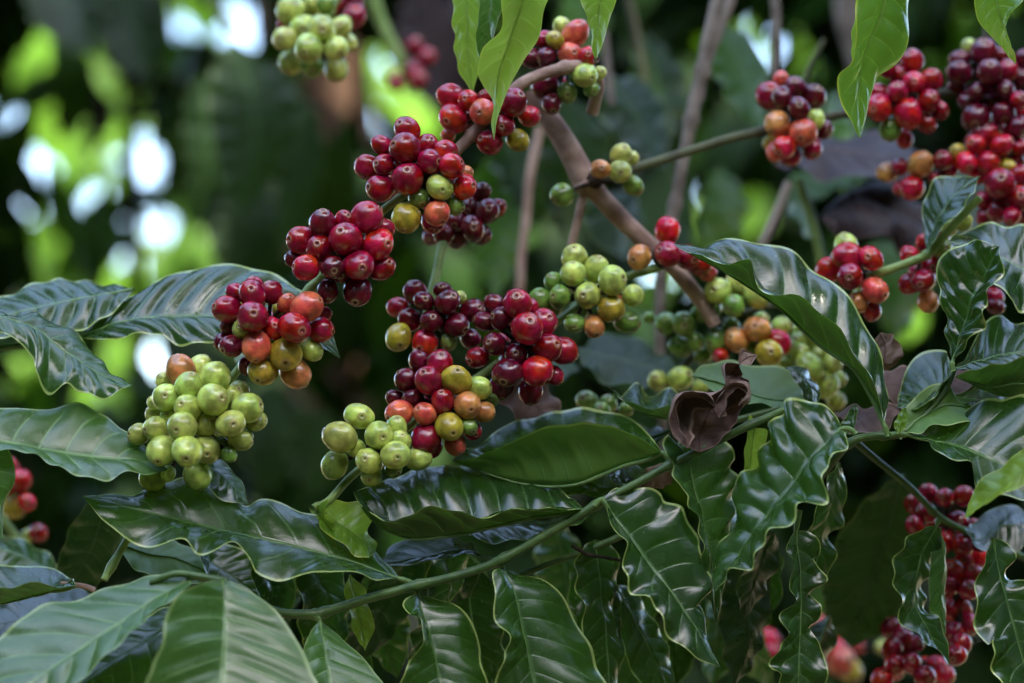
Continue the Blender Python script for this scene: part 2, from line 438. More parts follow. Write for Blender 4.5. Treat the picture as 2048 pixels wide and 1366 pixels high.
def leaf(parent, spine, e1, e2, d=0.0, dt=None, d1=-0.012, d2=0.015, mat='n', ripple=0.0016, nv=9, quilt=0.0010,
         flip=False, cup=0.0, name='leaf', label=None, petiole=None, nu=110, nw=13, rip=7, cat=None, group=None, seed=None, crumple=0.0):
    """blade lofted between a midrib and its two margins; d1/d2: how far each margin leans out of the picture plane"""
    S = pts(spine); A = pts(e1); B = pts(e2)
    if dt is None: dt = d
    n = len(S) - 1
    SP = [at(x, y, (d + (dt - d) * i / n) + (z or 0)) for i, (x, y, z) in enumerate(S)]
    rnd = random.Random(seed if seed is not None else int(S[0][0] * 3 + S[0][1]))
    def edge(E, de):
        m = len(E)
        out = [SP[0]]
        for i, (x, y, z) in enumerate(E):
            t = (i + 1) / (m + 1)
            prof = math.sin(math.pi * min(1, t * 1.0)) ** 0.6
            out.append(at(x, y, d + (dt - d) * t + de * prof + (z or 0)))
        out.append(SP[-1])
        return out
    QS = resample(SP, nu); QA = resample(edge(A, d1), nu); QB = resample(edge(B, d2), nu)
    L = sum((b - a).length for a, b in zip(QS, QS[1:]))
    ls = min(1, L / 0.13)
    quilt *= ls; rip = max(2.5, rip * min(1, L / 0.11)); nv_m = nv
    verts, uvs, NM = [], [], []
    ph1, ph2 = rnd.uniform(0, 6.28), rnd.uniform(0, 6.28)
    cols = 2 * nw + 1
    for i in range(nu + 1):
        t = i / nu
        s, a, b = QS[i], QA[i], QB[i]
        tan = (QS[min(i + 1, nu)] - QS[max(i - 1, 0)])
        tan = tan.normalized() if tan.length > 0 else Vector((0, 0, 1))
        def nrm(e, sg):
            v = (e - s)
            if v.length < 1e-6: v = (b - a) * (-sg)
            if v.length < 1e-6: return Vector((0, 0, 1))
            x = tan.cross(v) * (1 if sg > 0 else -1)
            return x.normalized() if x.length > 1e-9 else Vector((0, 0, 1))
        n1, n2 = nrm(a, 1), nrm(b, -1)
        nm = (n1 + n2)
        nm = nm.normalized() if nm.length > 1e-3 else n1
        NM.append(nm if not flip else -nm)
        env = min(1, t / 0.10) * min(1, (1 - t) / 0.10)
        for k in range(-nw, nw + 1):
            w = abs(k) / nw
            e, nn, phz, fq = (a, n1, ph1, rip) if k < 0 else (b, n2, ph2, rip * 1.13)
            nn = nm.lerp(nn, min(1, w * 2)).normalized()
            p = s.lerp(e, w)
            wl = (e - s).length
            # gentle rounding from rib to margin
            p = p + nn * (cup * wl * w * (1 - w) * 4)
            wav = math.sin(6.2832 * fq * t + phz + 0.9 * math.sin(t * 9 + phz)) * 0.7 + 0.5 * noise.noise(Vector((t * 9 * ls, k * 0.02, phz * 5)))
            p = p + nn * (ripple * wav * (w ** 2.2) * env * min(1, wl / 0.016))
            phase = nv * (t - 0.13 * w ** 1.25)
            q = abs(math.sin(math.pi * phase)) ** 0.7
            p = p + nn * (quilt * (q - 0.5) * (math.sin(math.pi * min(1, w)) ** 0.6 if w < 1 else 0) * env * min(1, wl / 0.012))
            p = p + nn * 0.0009 * noise.noise(Vector((t * 7, k / nw * 1.6, phz * 3 + 9))) * env
            if crumple:
                qn = p * 55
                p = p + nn * (crumple * env * (abs(noise.noise(qn)) * 2 - .4 + .5 * noise.noise(qn * 2.6)))
            verts.append(p); uvs.append((t, k / nw))
    faces = []
    for i in range(nu):
        for k in range(cols - 1):
            v = i * cols + k
            f = (v, v + cols, v + cols + 1, v + 1)
            faces.append(f if flip else f[::-1])
    o = mesh_obj(name, verts, faces, LM[mat], parent, uvs=uvs, origin=SP[0].copy())
    if label: o['label'] = label
    if cat: tag(o, label, cat, group)
    # midrib, running on into the leaf stalk
    P = []
    rr = []
    if petiole:
        q = [at(x, y, d + (z or 0)) for x, y, z in pts(petiole)]
        q2 = resample(q + [QS[0]], 8)[:-1]
        P += q2; rr += [0.0015] * len(q2)
    off = [verts[i * cols + nw] for i in range(nu + 1)]
    for i in range(0, nu + 1, 3):
        ri = 0.0010 * (1 - i / nu) ** 0.8 * min(1, L / 0.1) + 0.0002
        P.append(off[i] - NM[i] * (ri * 0.75 * min(1, i / 8))); rr.append(ri)
    v2, f2 = tube_geo(P, rr, 8)
    mo = mesh_obj('midrib', v2, f2, RIBM[mat], o, origin=SP[0].copy())
    return o

def stem(parent, spine, rad, mat=M_STEM, d=0.0, dt=None, nodes=(), name='stem', seg=70, wob=0.0004):
    S = pts(spine); n = len(S) - 1
    if dt is None: dt = d
    SP = [at(x, y, d + (dt - d) * i / n + (z or 0)) for i, (x, y, z) in enumerate(S)]
    Q = resample(SP, seg)
    r0, r1 = rad[0] * K * (D0 + d), rad[-1] * K * (D0 + dt)
    rr = []
    for i in range(seg + 1):
        t = i / seg
        r = r0 + (r1 - r0) * t
        for nt_ in nodes:
            r *= 1 + 0.42 * math.exp(-((t - nt_) / 0.012) ** 2)
        r *= 1 + 0.06 * noise.noise(Q[i] * 90)
        rr.append(r)
        Q[i] = Q[i] + Vector((noise.noise(Q[i] * 40), noise.noise(Q[i] * 40 + Vector((7, 0, 0))), noise.noise(Q[i] * 40 + Vector((0, 9, 0))))) * wob
    v, f = tube_geo(Q, rr, 14)
    return mesh_obj(name, v, f, mat, parent, origin=SP[0].copy())

ZA = (400, 380, 3.415); ZB = (240, 640, 3.415); ZC = (700, 150, 3.415); ZD = (760, 540, 3.415)
ZE = (620, 680, 3.415); ZF = (1020, 430, 3.415); ZG = (1280, 430, 3.415); ZH = (1000, 20, 3.415)
ZI = (1480, 60, 3.415); ZJ = (1648, 60, 3.415); ZK = (1600, 400, 3.049); ZL = (500, 0, 3.415); ZM = (1600, 900, 3.049)
ZN = (0, 666, 1.951)
# ================================================================== fruiting branches
RBLK = 'coffee branches carrying cherries'
# ---- the long diagonal branch in focus
b1 = empty('coffee_branch', at(1150, 130, 0.07), 'long diagonal fruiting branch sweeping from the woody arch at top down to the yellow-green cluster', 'branch', RBLK)
stem(b1, '1185,225,20 1195,160,12 1160,133 1105,142 1045,165 1000,205 950,262 905,310 870,345', (13, 11), M_WOOD, 0.07, 0.035, nodes=(0.35, 0.8))
stem(b1, '870,345 800,395 745,440 690,490 640,555 590,610 530,680 480,735 430,800 370,880 300,1000 245,1095 222,1135 208,1160', (9, 7.5), M_STEML, 0.035, -0.005, nodes=(0.16, 0.33, 0.62, 0.97))
cluster(b1, ZH, 0.075, '420 110 60 g;300 200 60 D;375 205 60 y;215 330 75 M;315 320 65 M;515 165 85 p;475 300 78 p;600 315 65 R;310 520 88 M;350 640 68 M;680 430 45 g;625 540 55 G;580 445 80 g;460 565 72 G', label='cluster of red, salmon and green cherries above the woody arch')
cluster(b1, ZC, 0.05, '670 410 50 p;925 150 50 D;1040 170 55 D;690 150 88 R;810 175 70 R;705 295 95 R;905 250 85 p;1225 280 75 R;1115 190 95 D;1145 445 77 y;1050 345 75 D;955 460 82 D', label='loose cluster of bright and dark red cherries with one olive cherry')
cluster(b1, ZC, 0.024, '790 670 50 o;715 890 65 G;390 375 92 D;525 480 75 D;655 520 80 R;220 480 68 D;120 630 80 D;470 840 70 G;565 1000 78 D;385 975 98 y;235 615 72 D;375 500 102 D;545 590 85 D;695 620 80 R;780 765 82 R;210 775 92 D;595 945 85 p;395 710 102 D;612 765 88 g', label='large red cluster with one pale green cherry in front')
cluster(b1, ZA, 0.0, '985 205 65 D;1255 270 70 D;640 470 60 M;1245 535 85 D;870 690 80 M;960 560 70 M;835 230 90 M;690 345 92 D;815 400 90 D;1140 185 103 D;905 530 78 M;725 530 88 R;1075 690 98 M;1210 370 103 R;995 335 108 D;1085 515 100 D', label='deep red cluster, all cherries ripe')
cluster(b1, ZA, 0.0, '370 670 70 D;250 700 62 D;490 700 75 D;830 850 60 D;205 930 60 M;320 1200 60 M;300 945 75 g;160 1040 65 M;595 770 65 p;430 1235 97 y;355 710 92 D;185 815 88 D;215 1065 75 M;500 945 75 R;760 1090 80 g;650 1250 102 o;730 800 97 p;360 865 102 D;825 955 83 D;385 1068 95 p;585 1120 107 y;645 940 106 D', label='mixed cluster of red, orange and olive cherries')
cluster(b1, ZB, 0.0, '240 640 65 g;240 570 50 g;335 655 62 g;300 410 55 g;550 325 78 g;810 490 70 g;765 520 78 g;130 780 70 g;930 690 75 g;860 800 50 g;690 870 70 G;745 920 50 G;225 1075 90 g;330 1050 50 g;530 1060 100 g;820 820 72 g;415 345 100 o;315 530 90 g;650 390 100 g;470 455 92 g;465 600 90 g;245 740 80 g;585 715 78 g;425 730 95 g;635 545 103 g;870 600 100 g;755 705 98 g;285 890 98 g;590 885 95 g;460 895 98 g', label='dense yellow-green cluster with one orange cherry on top', hidden=0.3)
leaf(b1, '360,900 400,925 450,955 496,1008', '370,905 430,915 465,940 488,975', '360,925 400,965 450,1000', 0.012, d1=.01, d2=-.01, mat='m', label='small pale leaf behind the yellow-green cluster')

# ---- dark red cluster hanging behind the large red one
b2 = empty('coffee_branch', at(900, 400, 0.08), 'short green branch with the two darkest red clusters, hanging behind the long diagonal branch', 'branch', RBLK)
stem(b2, '925,380 905,430 885,490 870,560 850,640', (10, 9), M_STEML, 0.085, 0.05, nodes=(0.1, 0.9))
cluster(b2, ZC, 0.085, '740 1110 70 M;895 800 65 M;815 900 72 M;1000 910 62 D;720 990 75 M;560 1100 62 M;640 1090 72 M;900 1090 65 M;940 930 82 M;840 1050 85 M', label='blurred maroon cluster')
cluster(b2, ZD, 0.05, '620 470 70 M;470 490 60 G;540 190 45 g;430 140 60 M;240 150 75 M;125 255 68 D;300 210 65 M;630 275 80 M;460 220 88 M;205 340 75 M;520 375 82 M;355 345 75 M;125 460 90 y;310 500 90 R', label='maroon cluster with a yellow cherry at its lower left')

# ---- second diagonal branch
b3 = empty('coffee_branch', at(1310, 540, 0.09), 'second diagonal branch from the brown fork down past green, dark red and mixed clusters', 'branch', RBLK)
stem(b3, '1320,535 1250,555 1190,590 1110,645 1040,690 975,742 900,790 820,850 760,905 700,955 660,1000 625,1020', (8, 8), M_STEML, 0.09, 0.0, nodes=(0.2, 0.42, 0.62, 0.8, 0.99))
cluster(b3, ZF, 0.06, '300 460 65 G;310 640 50 G;800 730 78 G;840 550 74 g;205 580 80 G;440 740 70 G;340 560 78 G;440 290 85 g;590 370 84 g;575 760 72 o;430 400 84 g;700 445 92 g;530 550 87 g;690 640 86 y', label='green cluster with a yellow and an orange cherry underneath')
cluster(b3, ZD, 0.03, '785 235 68 M;1030 250 55 D;720 350 72 M;1190 720 60 D;665 600 75 D;830 790 80 M;1250 550 90 D;830 330 75 M;1110 360 95 D;780 505 75 M;1030 830 85 D;940 230 100 D;930 580 77 M;1145 530 95 D;870 700 100 M;1005 400 105 D;1075 690 96 R', label='heavy dark red cluster')
cluster(b3, ZE, 0.02, '750 150 75 M;1110 620 62 D;990 710 70 p;1240 410 45 G;830 730 72 D;885 160 90 D;655 270 78 M;585 400 62 M;705 400 67 M;1155 330 82 g;610 500 88 p;1190 490 68 o;1085 590 58 G;790 670 100 D;810 275 92 D;905 420 80 D;1000 275 97 y;785 505 76 p;1075 445 90 o;950 590 93 y', label='mixed cluster of maroon, yellow and orange cherries')
cluster(b3, ZE, 0.005, '570 880 60 G;420 930 70 g;590 600 74 g;615 690 70 g;315 740 66 g;335 520 96 g;205 665 105 g;740 810 84 g;170 850 92 g;470 650 92 g;400 825 84 g;585 785 94 g', label='loose bright green cluster', hidden=0.3)
leaf(b3, '640,1010 665,1035 700,1060 735,1085 750,1105', '650,1000 690,1003 725,1000 758,1015 745,1040 735,1062 752,1085', '640,1040 665,1075 700,1100 730,1118', 0.005, d1=.008, d2=-.01, mat='b', ripple=.003, label='small bright curled leaf')
leaf(b3, '635,1010 640,1030 655,1045 668,1065', '655,1000 650,1020 668,1040', '632,1025 640,1050 650,1062', -0.002, d1=-.006, d2=.006, mat='b', ripple=.002, nu=40, label='tiny yellowish leaf bud')

# ---- brown woody fork
b4 = empty('coffee_branch', at(1080, 210, 0.09), 'thick brown woody branch forking in the upper middle, with few scattered cherries', 'branch', RBLK)
stem(b4, '1060,180 1085,215 1115,262 1145,312 1165,350 1178,372', (20, 26), M_WOOD, 0.095, 0.095, nodes=(0.97,))
stem(b4, '1172,362 1200,392 1245,440 1300,490 1350,540 1400,600 1430,650', (21, 14), M_WOOD, 0.095, 0.10, nodes=(0.03, 0.5))
stem(b4, '1172,375 1160,420 1140,500 1135,540', (9, 9), M_WOOD, 0.095, 0.085)
cluster(b4, ZH, 0.085, '900 1010 48 g;910 1200 67 G;825 990 75 g;685 1085 66 o;820 1105 76 g;425 1265 75 G', knot=(1190, 360), hidden=0.1, label='few green cherries and one orange at the fork')
cluster(b4, ZF, 0.085, '1350 390 60 p;1290 330 85 D;1210 290 80 D;885 290 80 o;1075 105 86 R;1080 265 86 D', knot=(1325, 520), hidden=0.3, label='red cherries on the brown wood')
# ---- right-hand spur of the fork
b5 = empty('coffee_branch', at(1270, 335, 0.10), 'thin dark spur running right from the brown fork to a blurred red and orange cluster', 'branch', RBLK)
stem(b5, '1180,368 1235,345 1290,330 1360,308 1440,283 1530,260 1600,243 1690,228 1760,215 1850,190 1960,180', (10, 9), M_DKW, 0.10, 0.14, nodes=(0.05, 0.5, 0.72))
cluster(b5, ZI, 0.12, '280 335 55 p;575 680 60 M;210 770 58 y;240 830 60 p;490 810 70 D;340 860 70 D;520 610 60 g;495 460 82 M;375 390 72 M;200 450 90 D;290 460 72 M;400 530 76 M;255 640 84 o;300 800 76 R;430 700 92 p', label='dark red and orange cluster at the spur')
cluster(b5, ZJ, 0.12, '600 215 80 D;500 300 60 D;430 260 60 D;735 340 72 D;790 550 62 D;550 745 58 R;455 675 72 G;365 420 62 D;700 640 64 D;615 355 74 R;500 420 70 D;710 480 76 D;375 530 90 R;575 570 94 R', label='bright red cluster beside the twisted leaf')
# ---- far right clusters
b6 = empty('coffee_branch', at(2040, 100, 0.14), 'far right branch packed with dark red clusters from the top edge downwards', 'branch', RBLK)
stem(b6, '1985,-60 1975,60 1965,180 1985,300 2010,400 2030,480', (10, 9), M_DKW, 0.15, 0.13, nodes=(0.3, 0.6))
cluster(b6, ZJ, 0.14, '1140 400 70 M;1150 500 70 M;980 480 66 M;900 380 60 M;1250 470 66 D;1350 560 66 D;1370 200 70 M;1370 420 66 M;1160 650 66 D;990 110 52 g;930 210 72 M;1220 190 70 M;1340 330 66 M;1250 280 72 D;1050 420 66 M;1095 150 92 M;925 290 76 M;1240 410 66 M;1330 480 62 D;1130 290 87 M;1225 565 76 M;1320 660 70 M;1040 600 100 M', label='maroon clusters at the top')
cluster(b6, ZJ, 0.13, '1180 840 66 D;1300 900 66 D;1060 700 60 M;1290 700 66 D;860 950 60 D;1060 990 62 R;1250 930 55 y;1130 710 62 D;1340 800 66 D;1040 780 66 R;810 890 65 D;910 830 50 y;760 1010 47 D;435 970 68 o;520 935 62 D;1215 785 72 R;970 905 76 R;1120 905 76 R;525 1080 52 R;660 915 86 o;600 1080 78 R', label='bright red and orange clusters in a row')
cluster(b6, ZJ, 0.12, '1380 1060 76 D;1280 1120 72 D;1380 1260 76 D;1330 1000 72 D;1100 1270 62 D;1340 1150 86 D;1090 1160 62 D;1200 1050 100 D;1180 1240 76 D;1280 1270 60 D;1040 1000 50 D', label='dark red cluster above the round leaf')
# ---- middle right branch
b7 = empty('coffee_branch', at(1800, 530, 0.07), 'bright green stem right of the big curled leaf, with red cherries', 'branch', RBLK)
stem(b7, '1735,555 1775,540 1820,523 1855,508 1890,470 1935,420 1960,395', (9, 8), M_STEML, 0.075, 0.06, nodes=(0.02, 0.45))
cluster(b7, ZK, 0.08, '280 285 74 g;170 430 76 R;440 680 60 D;350 625 62 o;295 345 84 R;435 355 74 R;305 465 80 D;455 550 76 p', knot=(1738, 556), label='loose red cluster right of the curled leaf')
cluster(b7, ZK, 0.09, '670 340 60 R;760 260 52 R;850 230 60 R;800 400 62 D;910 170 50 g;990 130 55 g;860 290 62 G;670 510 62 D;780 620 66 o;750 490 72 D;1180 590 55 D;1190 650 50 M', knot=(1855, 520), label='dark cluster half hidden behind the crumpled leaf')
leaf(b7, '1855,505 1866,462 1893,410 1925,375 1960,352', '1846,460 1848,405 1868,362 1910,350 1940,352', '1880,462 1915,425 1945,385', 0.06, d1=.015, d2=-.012, mat='n', nu=60, label='small leaf standing up from the green stem')
# ---- green cluster group, right of centre
b8 = empty('coffee_branch', at(1400, 640, 0.1), 'wide run of mostly green cherries between the brown wood and the big curled leaf', 'branch', RBLK)
stem(b8, '1405,600 1425,650 1480,630 1560,608 1640,600', (8, 7), M_DKW, 0.12, 0.11, nodes=(0.3,))
stem(b8, '1330,770 1400,700 1450,660 1560,680 1680,760', (7, 7), M_DKW, 0.125, 0.13)
cluster(b8, ZG, 0.105, '670 470 82 g;535 520 87 g;795 540 92 g;640 620 74 G;425 660 72 G', label='green cherries below the brown wood')
cluster(b8, ZG, 0.12, '60 700 42 G;180 740 72 G;270 900 70 G;370 865 64 G;300 745 86 G', label='dark green cherries behind the pale twig')
cluster(b8, ZG, 0.115, '620 760 60 G;740 900 62 G;430 960 60 G;1010 900 62 G;1060 700 55 G;900 1020 62 g;500 880 62 G;820 720 62 g;530 860 82 G;970 770 77 g;660 850 80 o;550 960 52 R;930 870 87 R;800 780 87 o;880 940 87 y', label='green cherries with one red and two orange')
cluster(b8, ZG, 0.13, '1110 790 62 g;1210 830 80 g;1080 860 57 g;1340 1270 62 g;1360 1120 50 g;985 1030 62 g;1230 950 62 g;1100 950 66 g;1320 1010 66 g;1270 1160 87 g;1160 1040 97 g', label='pale green cluster behind the wavy leaf')
cluster(b8, ZG, 0.11, '415 1165 52 g;120 1130 67 g;275 1115 82 g', knot=(1345, 770), hidden=0.3, label='three green cherries above the leaf')
cluster(b8, ZF, 0.10, '790 1330 50 G;530 1275 75 G;670 1290 60 G;620 1340 60 G', knot=(1200, 830), hidden=0.2, label='green cherries just above the folded leaf')
# ---- blurred clusters further off
b9 = empty('coffee_branch', at(650, -20, 0.15), 'blurred branch at the top edge with a hanging pale green cluster and red cherries', 'branch', RBLK)
stem(b9, '560,-60 600,40 640,60 680,-10 740,-50', (9, 8), M_STEML, 0.16, 0.17)
cluster(b9, ZL, 0.15, '230 170 45 D;420 30 62 g;520 30 62 G;640 160 52 g;275 100 50 G;670 290 62 g;280 70 97 g;370 185 87 g;610 190 77 g;240 265 82 g;490 200 97 g;430 450 76 G;275 430 77 g;590 470 82 g;400 330 94 g;590 330 82 g', label='pale green cluster')
cluster(b9, ZL, 0.18, '590 40 62 D;700 20 72 D;715 110 80 D', hidden=0.3, label='blurred dark red cherries')
b10 = empty('coffee_branch', at(780, 60, 0.42), 'far out-of-focus green stem with small blurred red cherries left of the hanging bright leaf', 'branch', RBLK)
stem(b10, '735,-30 770,60 805,130 830,185', (14, 12), M_STEML, 0.42, 0.42)
cluster(b10, ZL, 0.42, '985 510 65 g;1000 570 50 D;1125 315 62 D;1110 470 58 D;1210 390 64 D;1150 540 62 D', hidden=0.6)
b11 = empty('coffee_branch', at(1870, 1000, 0.14), 'stem slanting down at lower right with the long shaded red cluster hanging below it', 'branch', RBLK)
stem(b11, '1705,880 1760,925 1830,985 1880,1035 1950,1070 2060,1120', (7, 7), M_STEM, 0.04, 0.10, nodes=(0.5, 0.7))
stem(b11, '1885,1030,60 1930,1120,70 1960,1220,70 1900,1330,80 1850,1420,80', (7, 7), M_DKW, 0.08, 0.08)
cluster(b11, ZM, 0.10, '780 260 52 D;1000 280 60 D;880 290 56 D;700 330 62 D;770 380 62 D;960 430 60 D;700 460 56 D;1060 480 62 D;880 560 62 R;1100 560 60 D;990 580 62 D', label='shaded top of the long red cluster')
cluster(b11, ZM, 0.10, '1080 650 72 R;1000 690 60 R;930 740 72 R;1060 780 72 R;900 830 62 D;1030 850 62 D;860 980 52 R;960 980 72 R;1030 1060 62 D;940 1110 62 D;980 1180 62 D;950 1250 62 D', label='bright middle of the long red cluster')
cluster(b11, ZM, 0.12, '560 1090 62 D;620 1160 70 D;560 1220 62 D;700 1180 52 D;580 1310 62 R;680 1300 62 D;830 1320 62 R;880 1370 60 R;760 1380 64 D;500 1400 66 R', label='dark red cluster at the bottom edge')
cluster(b11, ZM, 0.30, '510 1200 42 g;130 1070 64 R;200 1230 82 R;300 1340 74 y;250 1290 80 p;60 1180 60 R;-200 1150 60 R;-170 1230 50 R', label='blurred red and yellow cherries between the wavy leaves', hidden=0.2)
b12 = empty('coffee_branch', at(20, 1000, 0.17), 'blurred stem at the left edge with a few red cherries beneath the broad grey-green leaf', 'branch', RBLK)
stem(b12, '-40,960 0,1030 45,1085 110,1140', (9, 8), M_STEML, 0.18, 0.17)
cluster(b12, ZN, 0.17, '30 520 38 D;25 620 40 g;80 575 42 R;55 680 42 y;105 660 36 R;20 590 40 D', hidden=0.3)
cluster(b12, ZN, 0.17, '110 790 26 g;150 780 36 D', hidden=0.2)

# ================================================================== leafy shoots
LG = 'leafy coffee shoots'
s1 = empty('coffee_shoot', at(1000, 1120), 'long green leafy shoot crossing the lower half, with glossy wavy leaves in pairs', 'leafy shoot', LG)
stem(s1, '1580,815,12 1500,850 1420,890 1340,930 1265,970 1190,1012 1100,1065 1000,1122 920,1150 830,1172 740,1195 635,1230', (7.5, 9.5), M_STEM, 0.0, -0.005, nodes=(0.1, 0.27, 0.43, 0.63, 0.80, 0.99))
stem(s1, '635,1230 560,1225 500,1200 450,1170 400,1155 365,1150,-4', (10, 7), M_STEM, -0.005, -0.04, nodes=(0.02, 0.7, 0.9))
stem(s1, '1250,1068 1200,1090 1120,1120 1040,1150 980,1165', (7, 6), M_STEM, 0.03, 0.03)
# big sharp leaf reaching left
leaf(s1, '800,1158 700,1122 560,1086 400,1050 280,1020 165,992',
     '770,1158 745,1162 700,1146 660,1140 600,1154 550,1159 512,1148 500,1110 470,1085 430,1098 395,1105 365,1082 300,1092 250,1078 205,1038',
     '780,1133 740,1095 690,1066 640,1032 600,1019 560,1006 520,996 490,1010 455,992 400,962 360,953 320,967 270,985 230,990 190,990',
     0.0, dt=-0.01, d1=-.022, d2=.02, mat='m', petiole='832,1172 815,1162', nv=10, quilt=.0007, ripple=.0018, cup=0.06, label='broad leaf reaching left with a clear pale midrib')
leaf(s1, '1170,1020 1100,1028 1000,1048 900,1070 810,1074 745,1040 706,984',
     '1150,1018 1095,1017 1030,1020 960,1036 905,1020 850,1015 790,1042 745,1030 718,1004',
     '1130,985 1090,960 1050,945 1000,937 930,932 860,931 800,950 750,968',
     0.0, dt=.0, d1=-.014, d2=.032, mat='n', petiole='1192,1012 1180,1020', nv=9, quilt=.0032, ripple=.0012, cup=0.10, label='folded leaf with glossy ribbed upper side')
leaf(s1, '1325,905 1250,928 1150,968 1050,968 970,945 903,922',
     '1305,893 1250,862 1180,845 1120,850 1080,856 1040,876 1000,893 950,915',
     '1300,872 1260,835 1180,816 1120,820 1060,838 1010,850 960,890 925,902',
     0.012, dt=.02, d1=-.014, d2=.03, mat='m', petiole='1342,930 1332,912', nv=8, quilt=.002, ripple=.001, cup=0.10, label='folded leaf showing its pale veined underside')
leaf(s1, '1006,1136 1028,1180 1048,1270 1068,1366 1085,1450',
     '1040,1145 1085,1160 1130,1200 1168,1270 1195,1330 1210,1400',
     '988,1142 986,1185 984,1215 996,1248 1022,1278 1012,1310 994,1350 1000,1420',
     0.0, dt=-.02, d1=.018, d2=-.012, mat='m', nv=9, quilt=.0008, ripple=.0022, rip=6, cup=.08, petiole='1000,1120 1002,1130', label='leaf hanging straight down from the middle of the shoot')
leaf(s1, '1205,998 1248,1060 1300,1130 1350,1195 1395,1262 1442,1336',
     '1232,975 1262,978 1300,976 1322,985 1332,1002 1362,1012 1375,1040 1398,1072 1400,1105 1425,1155 1420,1185 1402,1200 1408,1250 1420,1300 1432,1322',
     '1215,1015 1218,1048 1250,1078 1246,1110 1250,1150 1262,1185 1300,1200 1318,1225 1330,1262 1370,1300 1410,1322',
     -.005, dt=-.02, d1=.010, d2=-.012, mat='n', nv=9, quilt=.0007, ripple=.0024, rip=7, cup=.08, petiole='1190,1012 1198,1002', label='sharp wavy leaf hanging down right of centre')
leaf(s1, '1345,895 1375,915 1390,985 1410,1055 1425,1140 1432,1256',
     '1370,878 1410,880 1448,880 1468,915 1462,935 1477,955 1465,985 1475,1020 1455,1050 1462,1100 1448,1130 1452,1175 1440,1220',
     '1333,872 1325,890 1330,912 1352,930 1345,952 1360,975 1382,990 1378,1015 1395,1040 1405,1085 1403,1130 1418,1190',
     .004, dt=0.0, d1=.012, d2=-.010, mat='m', nv=9, quilt=.001, ripple=.0024, rip=7, cup=.08, petiole='1340,930 1342,905', label='wavy leaf partly behind the big puckered leaf')
leaf(s1, '640,1240 648,1290 660,1366 675,1450',
     '665,1262 700,1288 745,1340 780,1400', '622,1262 606,1300 612,1345 632,1410',
     -.01, dt=-.04, d1=.012, d2=-.008, mat='p', nv=8, ripple=.001, petiole='632,1232 636,1238', label='grey-green leaf hanging from the shoot end')
leaf(s1, '836,1188 850,1240 866,1300 882,1366 896,1440',
     '860,1195 905,1205 938,1238 962,1290 962,1335 985,1400',
     '815,1195 806,1212 815,1230 842,1240 850,1265 835,1300 805,1350 800,1400',
     0.0, dt=-.02, d1=.012, d2=-.010, mat='m', nv=9, ripple=.0022, quilt=.0008, cup=.08, petiole='830,1172 833,1182', label='small wavy leaf hanging left of the central one')
leaf(s1, '975,1118 930,1098 850,1112 765,1128', '940,1110 860,1122 800,1132', '925,1080 880,1072 820,1078 775,1100', 0.012, d1=-.004, d2=.03, mat='d', petiole='1000,1120 985,1119', label='dark leaf seen edge-on under the ribbed one')
leaf(s1, '900,1050 960,1060 1030,1050 1120,1050 1180,1030', '930,1045 1000,1035 1080,1045 1150,1025', '930,1070 1000,1085 1080,1070 1150,1050', 0.03, d1=.02, d2=-.015, mat='n', quilt=.003)
# leaves low in the shade below the shoot
leaf(s1, '1190,1080 1202,1180 1215,1300 1222,1420', '1225,1090 1240,1140 1228,1200 1248,1270 1240,1350', '1160,1100 1150,1160 1168,1230 1150,1320 1160,1380', .03, dt=.02, d1=.01, d2=-.01, mat='n', ripple=.003)
leaf(s1, '960,1140 940,1210 960,1300 975,1400', '990,1170 1000,1250 1010,1330', '925,1160 895,1230 915,1320', .025, d1=.01, d2=-.01, mat='n', ripple=.003)
leaf(s1, '1232,1170 1280,1260 1320,1340 1350,1420', '1265,1180 1320,1260 1345,1330', '1225,1200 1240,1290 1290,1380', .035, dt=.05, d1=.01, d2=-.01, mat='n')
leaf(s1, '600,1085,5 640,1160 660,1220 640,1330', '650,1100 690,1150 700,1230 680,1300', '590,1120 600,1190 600,1270', .03, d1=.01, d2=-.012, mat='n', ripple=.003)
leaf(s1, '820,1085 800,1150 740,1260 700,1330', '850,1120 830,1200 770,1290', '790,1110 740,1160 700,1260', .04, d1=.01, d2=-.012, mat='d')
leaf(s1, '700,1150 710,1190 725,1260 730,1300', '722,1170 735,1200 745,1260', '690,1170 695,1210 710,1265', .012, d1=.006, d2=-.006, mat='b', ripple=.003, nu=60, label='yellowish curled little leaf behind the stem')
leaf(s1, '880,1080 900,1180 860,1280 820,1360', '930,1110 935,1200 890,1290', '860,1110 850,1190 820,1290', .05, d1=.012, d2=-.012, mat='n', ripple=.003)

leaf(s1, '1107,1036 1126,1115 1135,1195 1134,1263', '1138,1060 1163,1110 1166,1168 1153,1220', '1082,1066 1069,1121 1081,1177 1105,1225', 0.135, d1=0.009, d2=0.010, mat='n', ripple=.003, rip=8, quilt=.0018)
leaf(s1, '1155,1119 1180,1196 1194,1274 1205,1340', '1181,1139 1206,1186 1216,1242 1213,1295', '1140,1152 1139,1207 1155,1261 1179,1306', 0.064, d1=-0.008, d2=-0.006, mat='n', ripple=.003, rip=8, quilt=.0018)
leaf(s1, '1310,1111 1293,1173 1276,1235 1268,1288', '1326,1134 1331,1177 1317,1221 1294,1258', '1284,1130 1260,1169 1253,1214 1258,1254', 0.118, d1=-0.001, d2=-0.011, mat='n', ripple=.003, rip=8, quilt=.0018)
leaf(s1, '1406,1178 1371,1256 1344,1334 1331,1401', '1416,1211 1412,1266 1389,1321 1360,1366', '1378,1199 1348,1246 1333,1303 1329,1356', 0.109, d1=-0.008, d2=-0.016, mat='n', ripple=.003, rip=8, quilt=.0018)
